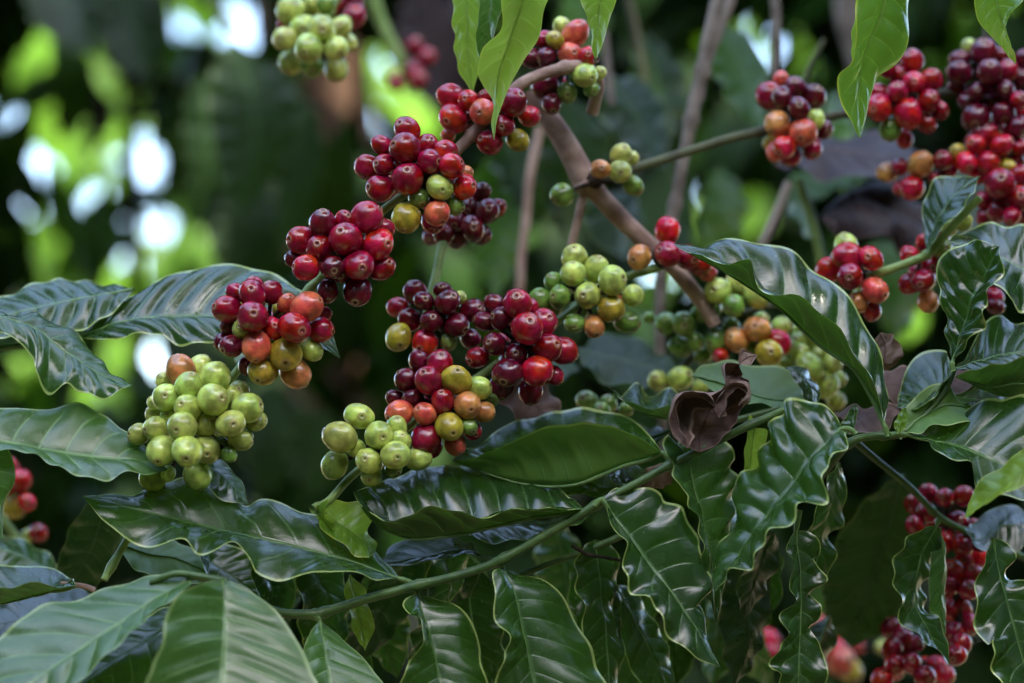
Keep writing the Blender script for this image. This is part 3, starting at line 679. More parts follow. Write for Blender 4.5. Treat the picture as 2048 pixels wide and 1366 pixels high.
leaf(s1, '1455,1189 1435,1252 1428,1316 1423,1370', '1481,1219 1493,1266 1481,1310 1454,1344', '1421,1203 1394,1239 1391,1286 1404,1331', 0.130, d1=-0.004, d2=0.011, mat='m', ripple=.003, rip=8, quilt=.0018)
leaf(s1, '1451,1186 1486,1258 1523,1331 1548,1393', '1482,1204 1517,1247 1538,1300 1547,1350', '1444,1217 1453,1270 1480,1320 1515,1362', 0.137, d1=-0.006, d2=0.011, mat='n', ripple=.003, rip=8, quilt=.0018)
leaf(s1, '1544,1082 1543,1150 1534,1219 1517,1277', '1561,1109 1568,1156 1557,1205 1538,1245', '1521,1102 1501,1144 1498,1194 1505,1239', 0.072, d1=-0.010, d2=-0.008, mat='m', ripple=.003, rip=8, quilt=.0018)
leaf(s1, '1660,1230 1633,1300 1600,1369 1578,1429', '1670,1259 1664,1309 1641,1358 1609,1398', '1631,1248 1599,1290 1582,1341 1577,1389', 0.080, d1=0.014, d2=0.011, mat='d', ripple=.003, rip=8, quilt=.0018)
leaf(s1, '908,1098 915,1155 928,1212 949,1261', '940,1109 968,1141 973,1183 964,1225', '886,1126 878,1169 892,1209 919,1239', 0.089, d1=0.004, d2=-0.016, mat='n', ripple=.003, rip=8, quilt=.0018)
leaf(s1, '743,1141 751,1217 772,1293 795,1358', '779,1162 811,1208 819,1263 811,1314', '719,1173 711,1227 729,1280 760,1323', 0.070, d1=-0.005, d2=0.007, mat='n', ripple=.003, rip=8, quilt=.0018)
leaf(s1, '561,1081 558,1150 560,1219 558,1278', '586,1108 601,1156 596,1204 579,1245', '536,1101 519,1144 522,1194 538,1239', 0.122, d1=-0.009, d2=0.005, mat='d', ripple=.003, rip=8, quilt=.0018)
leaf(s1, '1254,1228 1245,1299 1239,1370 1244,1431', '1274,1252 1286,1298 1280,1349 1263,1394', '1232,1253 1215,1300 1216,1351 1228,1395', 0.108, d1=0.011, d2=-0.003, mat='n', ripple=.003, rip=8, quilt=.0018)
leaf(s1, '1165,1222 1129,1304 1106,1387 1092,1457', '1181,1258 1181,1318 1159,1376 1126,1422', '1131,1242 1098,1290 1084,1351 1085,1408', 0.124, d1=-0.003, d2=-0.010, mat='m', ripple=.003, rip=8, quilt=.0018)
leaf(s1, '635,1188 668,1259 710,1330 744,1391', '674,1201 716,1240 739,1293 746,1345', '622,1224 629,1278 661,1327 702,1364', 0.069, d1=0.000, d2=-0.012, mat='n', ripple=.003, rip=8, quilt=.0018)
leaf(s1, '1445,993 1466,1061 1475,1128 1476,1186', '1470,1013 1491,1055 1495,1103 1488,1148', '1427,1020 1420,1067 1432,1114 1453,1154', 0.098, d1=0.013, d2=-0.013, mat='m', ripple=.003, rip=8, quilt=.0018)

# right-hand shoot
s2 = empty('coffee_shoot', at(1775, 872), 'right-hand leafy shoot bearing the big puckered leaf and the long curled one', 'leafy shoot', LG)
stem(s2, '1600,1000,20 1650,940,12 1700,885 1745,872 1800,868 1850,830 1890,780 1910,735', (9, 7), M_STEM, 0.0, 0.02, nodes=(0.35, 0.52, 0.62))
leaf(s2, '1682,858 1625,915 1572,985 1520,1050 1472,1118 1428,1186',
     '1693,870 1690,895 1652,925 1645,945 1655,985 1648,1008 1600,1010 1588,1035 1570,1058 1530,1068 1518,1105 1500,1135 1462,1142 1445,1165',
     '1672,832 1645,808 1600,798 1568,802 1566,825 1536,848 1538,875 1515,905 1512,930 1480,948 1460,985 1476,1025 1458,1062 1432,1110 1424,1150',
     -.012, dt=-.02, d1=-.022, d2=.022, mat='m', nv=9, quilt=.0026, ripple=.0026, rip=8, cup=.10, petiole='1712,868 1698,858', label='big puckered wavy leaf with white sky reflections')
leaf(s2, '1768,850 1748,795 1705,735 1630,680 1560,612 1480,562 1410,522 1345,488',
     '1758,800 1722,728 1675,655 1628,612 1590,592 1552,590 1522,576 1508,548 1500,522 1480,524 1455,531 1436,524 1405,508 1375,505',
     '1774,800 1768,730 1742,665 1702,602 1662,562 1625,538 1590,506 1545,490 1480,480 1435,478 1405,494 1375,490',
     0.0, dt=.015, d1=-.016, d2=.022, mat='n', nv=9, quilt=.0024, ripple=.0016, rip=5, cup=.08, petiole='1775,872 1772,860', label='long curled leaf arching over the green cherries')
leaf(s2, '1815,870 1900,888 1980,918 2060,958', '1850,850 1900,838 1950,806 2000,798 2060,800', '1855,880 1868,905 1935,922 1948,955 1962,1000 2005,985 2050,1005', 0.0, dt=-.02, d1=.02, d2=-.018, mat='n', petiole='1780,870 1800,869', nv=9, ripple=.002, label='broad dark leaf at the right edge')
leaf(s2, '1800,878 1840,838 1890,812 1940,815 2000,830', '1800,835 1830,795 1868,768 1900,772 1915,795 1960,800', '1830,865 1880,850 1940,845', 0.01, dt=.02, d1=.004, d2=-.02, mat='m', flip=True, label='yellow-green underside of a leaf by the node')
leaf(s2, '1915,806 1960,800 2010,800 2080,800', '1930,788 1965,772 2005,764 2060,772', '1960,812 2010,815 2060,812', 0.02, d1=.03, d2=-.01, mat='n', quilt=.003)
leaf(s2, '1795,868 1800,850 1808,835 1812,815', '1788,850 1795,832 1803,820', '1808,860 1813,845 1815,830', -.004, d1=.002, d2=-.002, mat='b', nu=30, ripple=.0006, label='tiny bright bud leaf at the node')
leaf(s2, '1688,872 1700,850 1708,830 1712,808', '1680,850 1692,835 1702,815', '1706,862 1712,842 1716,822', -.006, d1=.002, d2=-.002, mat='m', nu=30, ripple=.001, label='narrow folded bud leaf')
leaf(s2, '1905,742 1880,770 1840,800 1795,815', '1890,765 1860,800 1830,820', '1890,700 1850,705 1820,735 1800,775', .02, d1=-.01, d2=.025, mat='n', quilt=.002)
leaf(s2, '1905,722 1924,660 1948,600 1975,545 1998,492', '1895,690 1888,640 1885,590 1872,560 1872,530 1890,508 1920,492 1950,480', '1930,690 1955,670 1972,640 1968,600 1990,575 2005,540 2003,515',
     -.005, dt=-.01, d1=.010, d2=-.010, mat='n', ripple=.0055, rip=7, quilt=.0045, cup=.15, crumple=.0025, petiole='1906,742 1904,730', label='crumpled upright leaf with insect holes')
leaf(s2, '1908,738 1970,718 2030,706 2090,700', '1935,705 1965,655 2000,628 2030,645 2070,655', '1960,740 2020,735 2070,740', .008, d1=.028, d2=-.012, mat='n', ripple=.002, quilt=.002)
leaf(s2, '1912,752 1970,772 2030,768 2100,760', '1950,738 2000,728 2060,712', '1950,775 2010,795 2070,795', .0, d1=-.012, d2=.004, mat='n', flip=True)
leaf(s2, '2120,570 2060,545 2000,515 1940,490 1896,482', '2060,620 2035,615 2018,600 2005,572 1965,560 1930,520', '2060,462 2020,450 1975,448 1940,455 1910,470', .04, d1=-.02, d2=.02, mat='n', ripple=.0025, label='round dark leaf at the right edge')
# narrow wavy leaves hanging lower right
leaf(s2, '1592,1060 1600,1150 1602,1250 1597,1340 1595,1430',
     '1622,1066 1642,1095 1640,1112 1622,1120 1645,1140 1650,1160 1625,1185 1640,1212 1640,1240 1620,1258 1640,1290 1652,1320 1650,1380',
     '1575,1085 1578,1110 1592,1140 1576,1160 1592,1195 1565,1225 1562,1250 1575,1275 1545,1310 1542,1335 1560,1352 1565,1400',
     .005, dt=-.01, d1=.008, d2=-.008, mat='n', ripple=.0034, rip=9, petiole='1600,1020 1595,1045', label='narrow strongly ruffled leaf hanging down')
leaf(s2, '1678,925 1665,1000 1642,1080 1618,1190', '1690,955 1688,1010 1690,1040 1662,1070 1670,1120 1650,1160', '1655,960 1640,1010 1615,1060 1600,1130', .03, d1=.012, d2=-.01, mat='n', ripple=.003)
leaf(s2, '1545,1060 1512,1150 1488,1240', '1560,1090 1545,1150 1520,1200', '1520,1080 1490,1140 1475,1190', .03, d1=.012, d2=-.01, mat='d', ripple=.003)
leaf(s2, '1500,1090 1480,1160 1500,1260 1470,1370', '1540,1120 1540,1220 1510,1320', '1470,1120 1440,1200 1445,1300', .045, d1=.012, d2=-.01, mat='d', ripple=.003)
leaf(s2, '1875,1048 1842,1120 1832,1200 1860,1270 1900,1332', '1885,1080 1868,1120 1870,1142 1848,1165 1850,1195 1852,1218 1880,1240 1895,1285', '1838,1060 1808,1085 1785,1130 1788,1160 1802,1190 1796,1225 1815,1255 1850,1280 1880,1305',
     .03, dt=.02, d1=.010, d2=-.012, mat='n', ripple=.0026, rip=8, petiole='1880,1035 1877,1042', label='ruffled leaf in front of the hanging red cluster')
leaf(s2, '1880,1055 1888,1130 1882,1200 1892,1270', '1890,1090 1892,1150 1890,1230', '1862,1100 1860,1160 1860,1220', .034, d1=.004, d2=-.004, mat='p', ripple=.002, label='light green sliver of a leaf behind the ruffled one')
leaf(s2, '1985,1075 2000,1150 2025,1240 2060,1370 2080,1450', '2015,1085 2028,1115 2012,1140 2022,1158 2060,1168 2100,1250 2120,1350', '1975,1105 1955,1160 1950,1215 1955,1265 1972,1290 1990,1278 1980,1320 1990,1350 2020,1400',
     .02, dt=0, d1=.01, d2=-.012, mat='n', ripple=.0026, label='dark leaf hanging at the right edge')
leaf(s2, '1805,950 1780,1050 1745,1160 1700,1295', '1850,1010 1850,1090 1820,1180 1770,1260', '1760,975 1700,1040 1650,1130 1650,1230', .11, dt=.13, d1=.012, d2=-.016, mat='d', label='large unfocused dark leaf in the shade')
leaf(s2, '2100,890 2040,945 1985,990 1928,1038', '2060,960 2010,985 1965,1012', '2060,888 2005,930 1955,968', -.06, dt=-.04, d1=-.01, d2=.012, mat='b', ripple=.0008, label='bright green leaf tip poking in at the right edge')
leaf(s2, '2060,1060 2010,1050 1960,1080 1930,1060', '2040,1100 1990,1110 1950,1090', '2040,1010 1990,1020 1950,1040', .06, d1=-.01, d2=.02, mat='d')

# shoot behind, centre right
s3 = empty('coffee_shoot', at(1440, 830, .03), 'smaller shoot behind the dry curled leaf with two leaves turned sideways', 'leafy shoot', LG)
stem(s3, '1560,815 1480,838 1430,850 1380,870', (7, 6), M_STEM, .035, .03)
leaf(s3, '1425,842 1350,838 1280,822 1215,772', '1400,825 1340,812 1290,815 1250,800', '1400,800 1345,780 1300,786 1270,770 1240,792', .035, d1=-.008, d2=.03, mat='n', ripple=.003, quilt=.002)
leaf(s3, '1385,752 1450,772 1530,798 1615,803', '1400,735 1440,722 1500,728 1560,736 1600,762', '1450,790 1520,810 1590,812', .045, d1=.02, d2=-.012, mat='m', flip=True, label='smooth green leaf underside behind the dry leaf')
leaf(s3, '1570,735 1605,750 1622,780 1630,810', '1600,732 1625,755 1640,790', '1585,750 1600,780 1612,800', .04, d1=.01, d2=-.006, mat='n', nu=50)
leaf(s3, '1345,860 1250,885 1150,868 1020,890', '1280,910 1180,895 1090,900', '1280,850 1200,830 1100,838', .05, d1=-.01, d2=.03, mat='d')
leaf(s3, '1300,940 1220,975 1140,960 1040,985', '1250,990 1160,990 1100,990', '1250,920 1200,905 1120,925', .045, d1=-.01, d2=.03, mat='n')
leaf(s3, '1265,975 1240,955 1210,935 1170,925', '1240,970 1210,955 1185,940', '1260,945 1230,918 1195,908', .035, d1=-.01, d2=.02, mat='n', quilt=.002)
leaf(s3, '1510,855 1503,900 1498,940 1480,985', '1535,862 1530,900 1512,950', '1502,830 1492,880 1488,920', .006, d1=.003, d2=-.004, mat='b', ripple=.002, nu=50, label='narrow pale leaf behind the puckered one')

# left shoots
s4 = empty('coffee_shoot', at(-60, 870), 'shoot at the left edge with one broad matt leaf pointing right and one tip below', 'leafy shoot', LG)
stem(s4, '-160,860 -100,870 -60,885', (9, 8), M_STEM, -.02, -.01)
leaf(s4, '-80,880 20,886 110,905 200,915 270,920 336,940', '-50,832 0,815 60,820 100,816 160,806 200,826 260,868 300,898', '-40,895 60,906 110,930 170,955 212,962 250,945 300,948', -.015, dt=-.008, d1=.02, d2=-.016, mat='p', ripple=.0012, nv=8, quilt=.0012, cup=.06, label='broad matt grey-green leaf pointing right')
leaf(s4, '-60,870 -20,960 5,1080', '0,880 28,925 27,970 8,1010 6,1050', '-60,940 -40,1020', -.02, d1=.006, d2=-.006, mat='p', nu=50, label='leaf tip at the left edge')
s5 = empty('coffee_shoot', at(155, 675, .03), 'shoot on the left with two long sheen-covered leaves and a crinkled small one', 'leafy shoot', LG)
stem(s5, '-40,700 60,690 120,680 160,672', (7, 6), M_STEM, .05, .04)
leaf(s5, '155,674 250,642 380,632 500,642 600,668 680,717', '200,640 262,590 350,547 460,528 540,548 600,578 650,630', '220,680 300,666 360,690 420,682 500,702 580,686 640,694', .045, dt=.03, d1=.026, d2=-.014, mat='n', nv=11, quilt=.0030, ripple=.0014, cup=.08, label='long ribbed leaf running behind the mixed cluster')
leaf(s5, '268,578 180,592 90,612 0,634 -80,660', '240,612 190,648 130,668 50,664 -20,680', '220,568 150,560 80,566 20,588 -50,620', .055, dt=.05, d1=-.014, d2=.024, mat='n', nv=9, quilt=.0030, ripple=.0014, label='long ribbed leaf running out at the left edge')
leaf(s5, '-40,620 60,652 130,702 200,748 264,770', '0,630 40,636 85,632 130,652 160,682 192,700 200,728 235,755', '0,665 50,690 66,712 72,752 100,788 140,768 190,798 230,785', .015, dt=.01, d1=.018, d2=-.014, mat='m', ripple=.0032, rip=6, quilt=.002, cup=.1, label='small crinkled leaf with a browned tip')

s6 = empty('coffee_shoot', at(380, 1155, -.05), 'near shoot in the bottom left corner with large pale, slightly blurred leaves', 'leafy shoot', LG)
stem(s6, '455,1165 430,1158 395,1152 350,1148 300,1165', (8, 7), M_STEM, -.055, -.05)
leaf(s6, '380,1156 300,1205 200,1272 100,1340 0,1410', '375,1178 300,1232 245,1282 200,1322 150,1370 60,1430', '330,1146 250,1165 150,1198 80,1210 30,1248 -30,1300 -80,1370', -.05, dt=-.09, d1=-.014, d2=.018, mat='p', ripple=.001, quilt=.0016, nv=8, label='large pale leaf filling the bottom left corner')
leaf(s6, '445,1158 450,1240 446,1320 442,1400 440,1480', '480,1170 540,1210 590,1272 622,1340 640,1420', '405,1166 352,1192 330,1240 322,1290 302,1340 285,1420', -.06, dt=-.10, d1=.016, d2=-.016, mat='p', ripple=.001, quilt=.0014, nv=9, label='large pale leaf with a straight light midrib')
leaf(s6, '385,1200 320,1262 240,1312 160,1366 80,1430', '390,1250 340,1320 290,1380 200,1440', '330,1215 250,1250 180,1290 90,1360', -.035, dt=-.06, d1=-.012, d2=.014, mat='n', quilt=.0014, label='darker leaf between the two pale ones')
s7 = empty('coffee_shoot', at(150, 1170), 'low shoot at the left edge behind the pale corner leaves', 'leafy shoot', LG)
stem(s7, '190,1180 165,1172 120,1168', (6, 5), M_WOOD, .01, .01)
leaf(s7, '152,1172 80,1188 0,1206 -70,1225', '110,1172 60,1166 0,1180 -40,1195', '140,1152 90,1135 30,1129 -40,1145', .0, d1=-.012, d2=.024, mat='n', quilt=.002, label='folded dark leaf with a shining edge')
leaf(s7, '210,1000 190,1080 150,1160 120,1230', '240,1040 230,1110 190,1180', '170,1010 130,1080 105,1170', .07, d1=.01, d2=-.01, mat='d')
leaf(s7, '240,1090 300,1110 360,1120 420,1150', '280,1075 340,1078 400,1110', '260,1130 320,1160 390,1170', .03, d1=.012, d2=-.012, mat='m', flip=True)
leaf(s7, '120,1150 60,1120 10,1100 -50,1090', '90,1160 40,1150 -10,1140', '100,1110 40,1078 -20,1060', .10, d1=-.01, d2=.02, mat='m')
leaf(s7, '400,1080 430,1130 500,1180 540,1240', '440,1080 510,1120 550,1180', '400,1120 430,1180 480,1220', .035, d1=.012, d2=-.01, mat='n')
leaf(s7, '520,1110 540,1160 545,1210 540,1260', '560,1110 590,1160 580,1220', '505,1140 515,1190 520,1230', .03, d1=.012, d2=-.01, mat='n')
leaf(s7, '200,1200 120,1230 40,1240 -40,1260', '170,1230 90,1270 0,1290', '160,1180 90,1185 10,1200', .03, d1=-.012, d2=.02, mat='d')

# leaves hanging in from the top edge
t1 = empty('coffee_shoot', at(1060, -80, -.02), 'twig above the top edge from which the long bright yellow-green leaf hangs', 'leafy shoot', LG)
stem(t1, '900,-120 1000,-95 1060,-88 1120,-95 1200,-90', (8, 7), M_STEM, .0, -.0)
leaf(t1, '1062,-88 1045,0 1015,90 992,180 988,280', '1125,-40 1096,0 1078,70 1050,122 1022,172 1000,220', '1005,-60 1000,0 1002,60 965,100 954,140 968,170 984,205 984,250', -.02, dt=-.01, d1=.010, d2=-.010, mat='b', ripple=.0012, rip=4, cup=.06, label='long bright leaf hanging in front with a thin curled tip')
leaf(t1, '985,-90 985,-20 978,50 960,118', '1015,-60 1008,0 985,80', '965,-50 960,10 952,70', 0.0, d1=.006, d2=-.006, mat='p', ripple=.0015, label='grey-green fold of a leaf beside the bright one')
leaf(t1, '930,-100 932,0 935,100 945,190', '955,-50 962,40 960,130', '905,-60 905,40 915,130', .05, d1=.008, d2=-.008, mat='b', ripple=.002, label='dull yellow-green leaf hanging behind')
leaf(t1, '1190,-90 1200,-20 1196,50 1192,122', '1238,-50 1228,10 1215,62 1200,100', '1158,-50 1165,10 1180,55 1180,90', -.01, d1=.008, d2=-.006, mat='b', label='short leaf with a burnt brown tip')
leaf(t1, '1192,115 1190,120 1195,126', '1198,116 1198,122', '1187,118 1187,123', -.01, d1=.001, d2=-.001, mat='x', nu=12, nw=3, ripple=.0008, quilt=0, label='burnt leaf tip')
t2 = empty('coffee_shoot', at(1790, -80), 'twig above the top edge from which the twisted glossy leaf hangs over the red cherries', 'leafy shoot', LG)
stem(t2, '1700,-110 1790,-90 1900,-100', (8, 7), M_STEM, .0, .0)
leaf(t2, '1790,-88 1765,20 1735,90 1716,170 1720,277', '1838,-40 1822,0 1818,70 1792,130 1760,155 1738,188 1732,235', '1722,-60 1716,0 1705,80 1700,125 1680,152 1688,195 1702,245', -.005, dt=-.012, d1=.012, d2=-.012, mat='g', ripple=.003, rip=3, quilt=.0016, cup=.12, label='twisted glossy leaf hanging to a blunt tip')
leaf(t2, '1740,-80 1735,-10 1720,60 1705,130', '1775,-40 1770,20 1745,90', '1715,-40 1712,20 1703,80', .006, d1=.004, d2=-.006, mat='b', ripple=.001, label='light underside fold of a leaf')
t3 = empty('coffee_shoot', at(2010, -80), 'twig above the top right corner with a single curved leaf tip', 'leafy shoot', LG)
stem(t3, '1950,-110 2010,-90 2080,-90', (8, 7), M_STEM, .01, .01)
leaf(t3, '2000,-88 1990,-20 2005,50 2032,130', '2075,-40 2048,0 2018,30 2012,70 2030,105', '1965,-50 1950,0 1955,40 1985,75 2015,108', .0, d1=-.01, d2=.012, mat='g', ripple=.0012, label='curved leaf tip in the top right corner')

# ================================================================== dry leaves, twigs
d1_ = leaf(None, '1400,905 1405,860 1430,800 1455,760 1478,730 1516,710', '1350,880 1350,835 1362,805 1395,795 1425,790 1450,745 1480,715', '1445,880 1462,855 1480,822 1500,790 1498,762 1478,748 1485,722', -.004, dt=.004, d1=-.012, d2=-.010, mat='x', ripple=.004, rip=3, cup=-.25, quilt=.0012, crumple=.0045, name='dried_leaf', cat='dried leaf', group='dried coffee leaves caught on the shoots', label='brown dry leaf rolled up and pointing to upper right, left of the puckered leaf')
leaf(d1_, '1375,895 1360,850 1352,815 1375,795 1410,800 1432,815', '1352,880 1343,840 1350,800 1385,783 1420,792', '1392,870 1385,840 1392,822 1412,822', -.016, d1=-.004, d2=.012, mat='x', ripple=.0015, cup=-.5, crumple=.002, name='rolled_lobe', nu=60)
leaf(d1_, '1438,835 1450,812 1462,790 1478,780 1490,795 1478,810', '1428,815 1442,790 1462,768 1484,766 1494,783', '1462,822 1475,798 1485,790', -.014, d1=-.002, d2=.012, mat='x', ripple=.0015, cup=-.5, crumple=.002, name='rolled_lobe', nu=60)
leaf(None, '1665,830 1720,835 1770,838 1815,818', '1680,815 1730,812 1780,806', '1690,850 1730,872 1770,862', .022, d1=.01, d2=-.01, mat='x', ripple=.004, rip=3, crumple=.004, name='dried_leaf', cat='dried leaf', group='dried coffee leaves caught on the shoots', label='pinkish brown dry leaf lying flat behind the base of the long curled leaf')
leaf(None, '1760,665 1772,690 1770,725 1800,720', '1745,690 1750,730 1775,745', '1785,670 1800,690 1805,705', .03, d1=.008, d2=-.004, mat='x', ripple=.004, rip=3, name='dried_leaf', cat='dried leaf', group='dried coffee leaves caught on the shoots', label='small pointed dry leaf just right of the long curled leaf')
leaf(None, '1745,760 1790,770 1850,768 1990,745', '1780,735 1850,750 1930,735', '1780,800 1850,800 1930,780', .05, d1=.012, d2=-.01, mat='x', ripple=.004, name='dried_leaf', cat='dried leaf', group='dried coffee leaves caught on the shoots', label='brown dry leaf in shade below the crumpled green leaf')
leaf(None, '1640,440 1720,400 1800,430 1870,470', '1680,390 1760,370 1830,400', '1680,470 1760,480 1830,490', .24, d1=.03, d2=-.02, mat='z', ripple=.008, rip=3, cup=.2, name='dried_leaf', cat='dried leaf', group='dried coffee leaves caught on the shoots', label='blurred purplish-brown dry leaf under the bright red clusters')
leaf(None, '1550,330 1650,300 1760,310 1880,320', '1620,270 1720,270 1820,290', '1620,350 1720,360 1820,350', .24, d1=.03, d2=-.02, mat='z', ripple=.006, rip=3, name='dried_leaf', cat='dried leaf', group='dried coffee leaves caught on the shoots', label='very dark dry leaf behind the spur, between the red clusters')
leaf(None, '1010,730 1050,790 1090,830 1120,860', '1050,730 1100,780 1120,820', '985,770 1020,820 1060,860', .07, d1=.01, d2=-.01, mat='x', ripple=.004, name='dried_leaf', cat='dried leaf', group='dried coffee leaves caught on the shoots', label='orange-brown dry leaf below the heavy dark red cluster')
leaf(None, '1270,985 1300,960 1330,930 1345,960', '1300,985 1320,975 1340,970', '1275,960 1300,935 1325,925', .03, d1=.004, d2=.006, mat='x', ripple=.004, name='dried_leaf', cat='dried leaf', nu=40, group='dried coffee leaves caught on the shoots', label='small dark dry leaf tucked under the folded green leaf')

def twig(spine, rad, mat, d, label, group='bare twigs behind the fruit', nodes=(), dt=None):
    o = stem(None, spine, rad, mat, d, dt, nodes, name='bare_twig', wob=.0015)
    tag(o, label, 'twig', group)
twig('1445,-40 1425,40 1405,140 1385,230 1368,310 1350,400 1335,480 1322,560 1318,640 1322,745 1330,900', (15, 9), M_GREYW, .20, 'long pale grey upright twig with nodes, passing behind the brown fork', nodes=(.2, .3, .48))
twig('1475,-40 1440,60 1412,130 1395,200', (12, 12), M_GREYW, .22, 'short pale twig joining the long upright one near the top edge')
twig('1575,365 1550,430 1520,495 1480,560', (10, 9), M_GREYW, .22, 'grey twig slanting behind the tip half of the long curled leaf')
twig('1600,360 1620,430 1638,510 1645,560', (9, 9), M_STEML, .25, 'yellow-green twig left of the loose red cluster')
twig('1085,250 1060,360 1048,460 1040,590 1035,700', (10, 8), M_WOOD, .28, 'thin brown twig hanging left of the brown fork')
twig('1690,-40 1695,20 1708,80 1725,150', (26, 24), M_GREYW, .55, 'thick blurred brown stem left of the twisted hanging leaf')
twig('1550,-40 1552,60 1545,150', (8, 8), M_GREYW, .3, 'thin dark twig above the dark red and orange cluster')
twig('1650,80 1620,130 1600,190 1580,260', (5, 5), M_DKW, .25, 'very thin twig above the spur cluster')
twig('1095,830 1085,790 1080,750 1070,700', (6, 6), M_GREYW, .12, 'short grey twig below the heavy dark red cluster')
twig('1205,60 1215,120 1222,210', (8, 8), M_GREYW, .3, 'faint upright twig right of the arch')
twig('1145,1090,2 1180,1105 1215,1110 1255,1118', (4, 3), M_KNOT, .01, 'small black withered twig lying on the shoot near the hanging wavy leaf')
# ================================================================== background bushes
def bg_mat(name, top, tcol, trans, rough, spread=0.5):
    m, nt, n, l = new_mat(name); b = NB(nt)
    at_ = b.node('ShaderNodeAttribute'); at_.attribute_name = 'leaf_tone'
    f = at_.outputs['Fac']
    col = b.mix(f, c4([c * (1 - spread) for c in top]), c4([c * (1 + spread) for c in top]))
    pr = b.node('ShaderNodeBsdfPrincipled'); l.new(col, pr.inputs['Base Color'])
    pr.inputs['Roughness'].default_value = rough; pr.inputs['Specular IOR Level'].default_value = 0.12
    tr = b.node('ShaderNodeBsdfTranslucent'); l.new(b.mix(f, c4([c * 0.7 for c in tcol]), c4(tcol)), tr.inputs[0])
    ms = b.node('ShaderNodeMixShader'); ms.inputs[0].default_value = trans
    l.new(pr.outputs[0], ms.inputs[1]); l.new(tr.outputs[0], ms.inputs[2])
    out = b.node('ShaderNodeOutputMaterial'); l.new(ms.outputs[0], out.inputs[0])
    return m
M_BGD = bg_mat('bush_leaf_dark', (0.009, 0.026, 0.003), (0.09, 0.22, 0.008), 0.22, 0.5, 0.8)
M_BGB = bg_mat('bush_leaf_painted_sun', (0.07, 0.15, 0.012), (0.30, 0.50, 0.03), 0.4, 0.45, 0.85)  # brighter copy of the bush leaf, sunlight put into the colour
M_BGM = bg_mat('bush_leaf_mid', (0.014, 0.034, 0.005), (0.10, 0.18, 0.015), 0.2, 0.6, 0.9)
M_CAN = bg_mat('added_canopy_leaf', (0.012, 0.032, 0.008), (0.06, 0.14, 0.015), 0.08, 0.4)

def leaf_cloud(name, placements, mat, parent, rnd):
    """placements: list of (centre, direction, normal, length, width)"""
    verts, faces, tone = [], [], []
    prof = [0.0, 0.62, 0.98, 1.0, 0.72, 0.0]
    for c, dr, nm, L, Wd in placements:
        dr = dr.normalized(); side = dr.cross(nm)
        if side.length < 1e-3: continue
        side.normalize(); nm = side.cross(dr).normalized()
        base = len(verts); tn = rnd.random()
        bend = rnd.uniform(0.05, 0.25) * L; fold = rnd.uniform(-0.1, 0.35)
        for i, w in enumerate(prof):
            t = i / 5 - 0.5
            p = c + dr * (t * L) - nm * (bend * t * t * 4)
            hw = Wd * 0.5 * w
            for s in (-1, 0, 1):
                verts.append(p + side * (s * hw) + nm * (abs(s) * hw * fold)); tone.append(tn)
        for i in range(5):
            for s in range(2):
                v = base + i * 3 + s
                faces.append((v, v + 1, v + 4, v + 3))
    o = mesh_obj(name, verts, faces, mat, parent)
    a = o.data.attributes.new('leaf_tone', 'FLOAT', 'POINT'); a.data.foreach_set('value', tone)
    return o

def rv(rnd): return Vector((rnd.gauss(0, 1), rnd.gauss(0, 1), rnd.gauss(0, 1))).normalized()

WHITE = [(380, 75, 42), (505, 30, 62), (430, 0, 60), (590, 190, 48), (735, 205, 36), (705, 275, 34), (35, 300, 26), (95, 345, 36),
         (160, 410, 30), (285, 740, 44), (255, 455, 28), (345, 455, 26), (212, 320, 24), (278, 330, 20), (240, 400, 24), (1562, 55, 34),
         (1585, 140, 26), (1330, 545, 40), (545, 470, 18), (715, 655, 30), (30, 420, 26), (275, 530, 20), (1305, 915, 30), (500, 960, 18),
         (1598, 628, 18), (1310, 1225, 26), (1960, 1240, 44), (1990, 1290, 40), (610, 830, 14), (1160, 560, 12), (20, 240, 24)]
LIME = [(405, 5, 40), (60, 110, 44), (115, 255, 44), (175, 330, 36), (275, 150, 26), (250, 260, 30), (355, 135, 26), (480, 402, 26), (615, 215, 46),
        (715, 140, 60), (650, 275, 26), (668, 318, 30), (870, 250, 38), (330, 560, 40), (380, 540, 34), (705, 770, 30), (670, 735, 26), (90, 480, 34),
        (235, 720, 50), (1480, 425, 44), (1440, 445, 30), (1490, 90, 26), (1640, 130, 34), (1890, 55, 44), (1990, 5, 50), (1705, 345, 44),
        (1560, 355, 32), (1300, 600, 44), (1290, 1310, 40), (1350, 930, 26), (1685, 985, 30), (20, 600, 40), (450, 560, 30), (500, 520, 24), (330, 640, 30), (400, 700, 26), (590, 700, 30), (640, 840, 30), (560, 900, 24), (130, 560, 34), (190, 640, 26), (60, 720, 44), (15, 770, 30),
        (450, 600, 30), (560, 430, 20), (1230, 1260, 20), (1820, 640, 46), (1700, 650, 30), (1260, 935, 30), (640, 930, 20), (760, 440, 24), (1010, 30, 30), (230, 560, 26)]
_r = random.Random(3)
SMALL = [(_r.uniform(-50, 950), _r.uniform(-20, 1000), _r.uniform(5, 15), .9) for _ in range(120)] + [(_r.uniform(950, 2050), _r.uniform(-20, 700), _r.uniform(5, 14), .9) for _ in range(45)]
GAPS = [g + (1.0 if g[1] < 100 and g[0] < 600 else 0.4 if g[0] < 420 and g[1] < 500 else 0.8,) for g in WHITE] + [g + (0.9,) for g in LIME] + SMALL

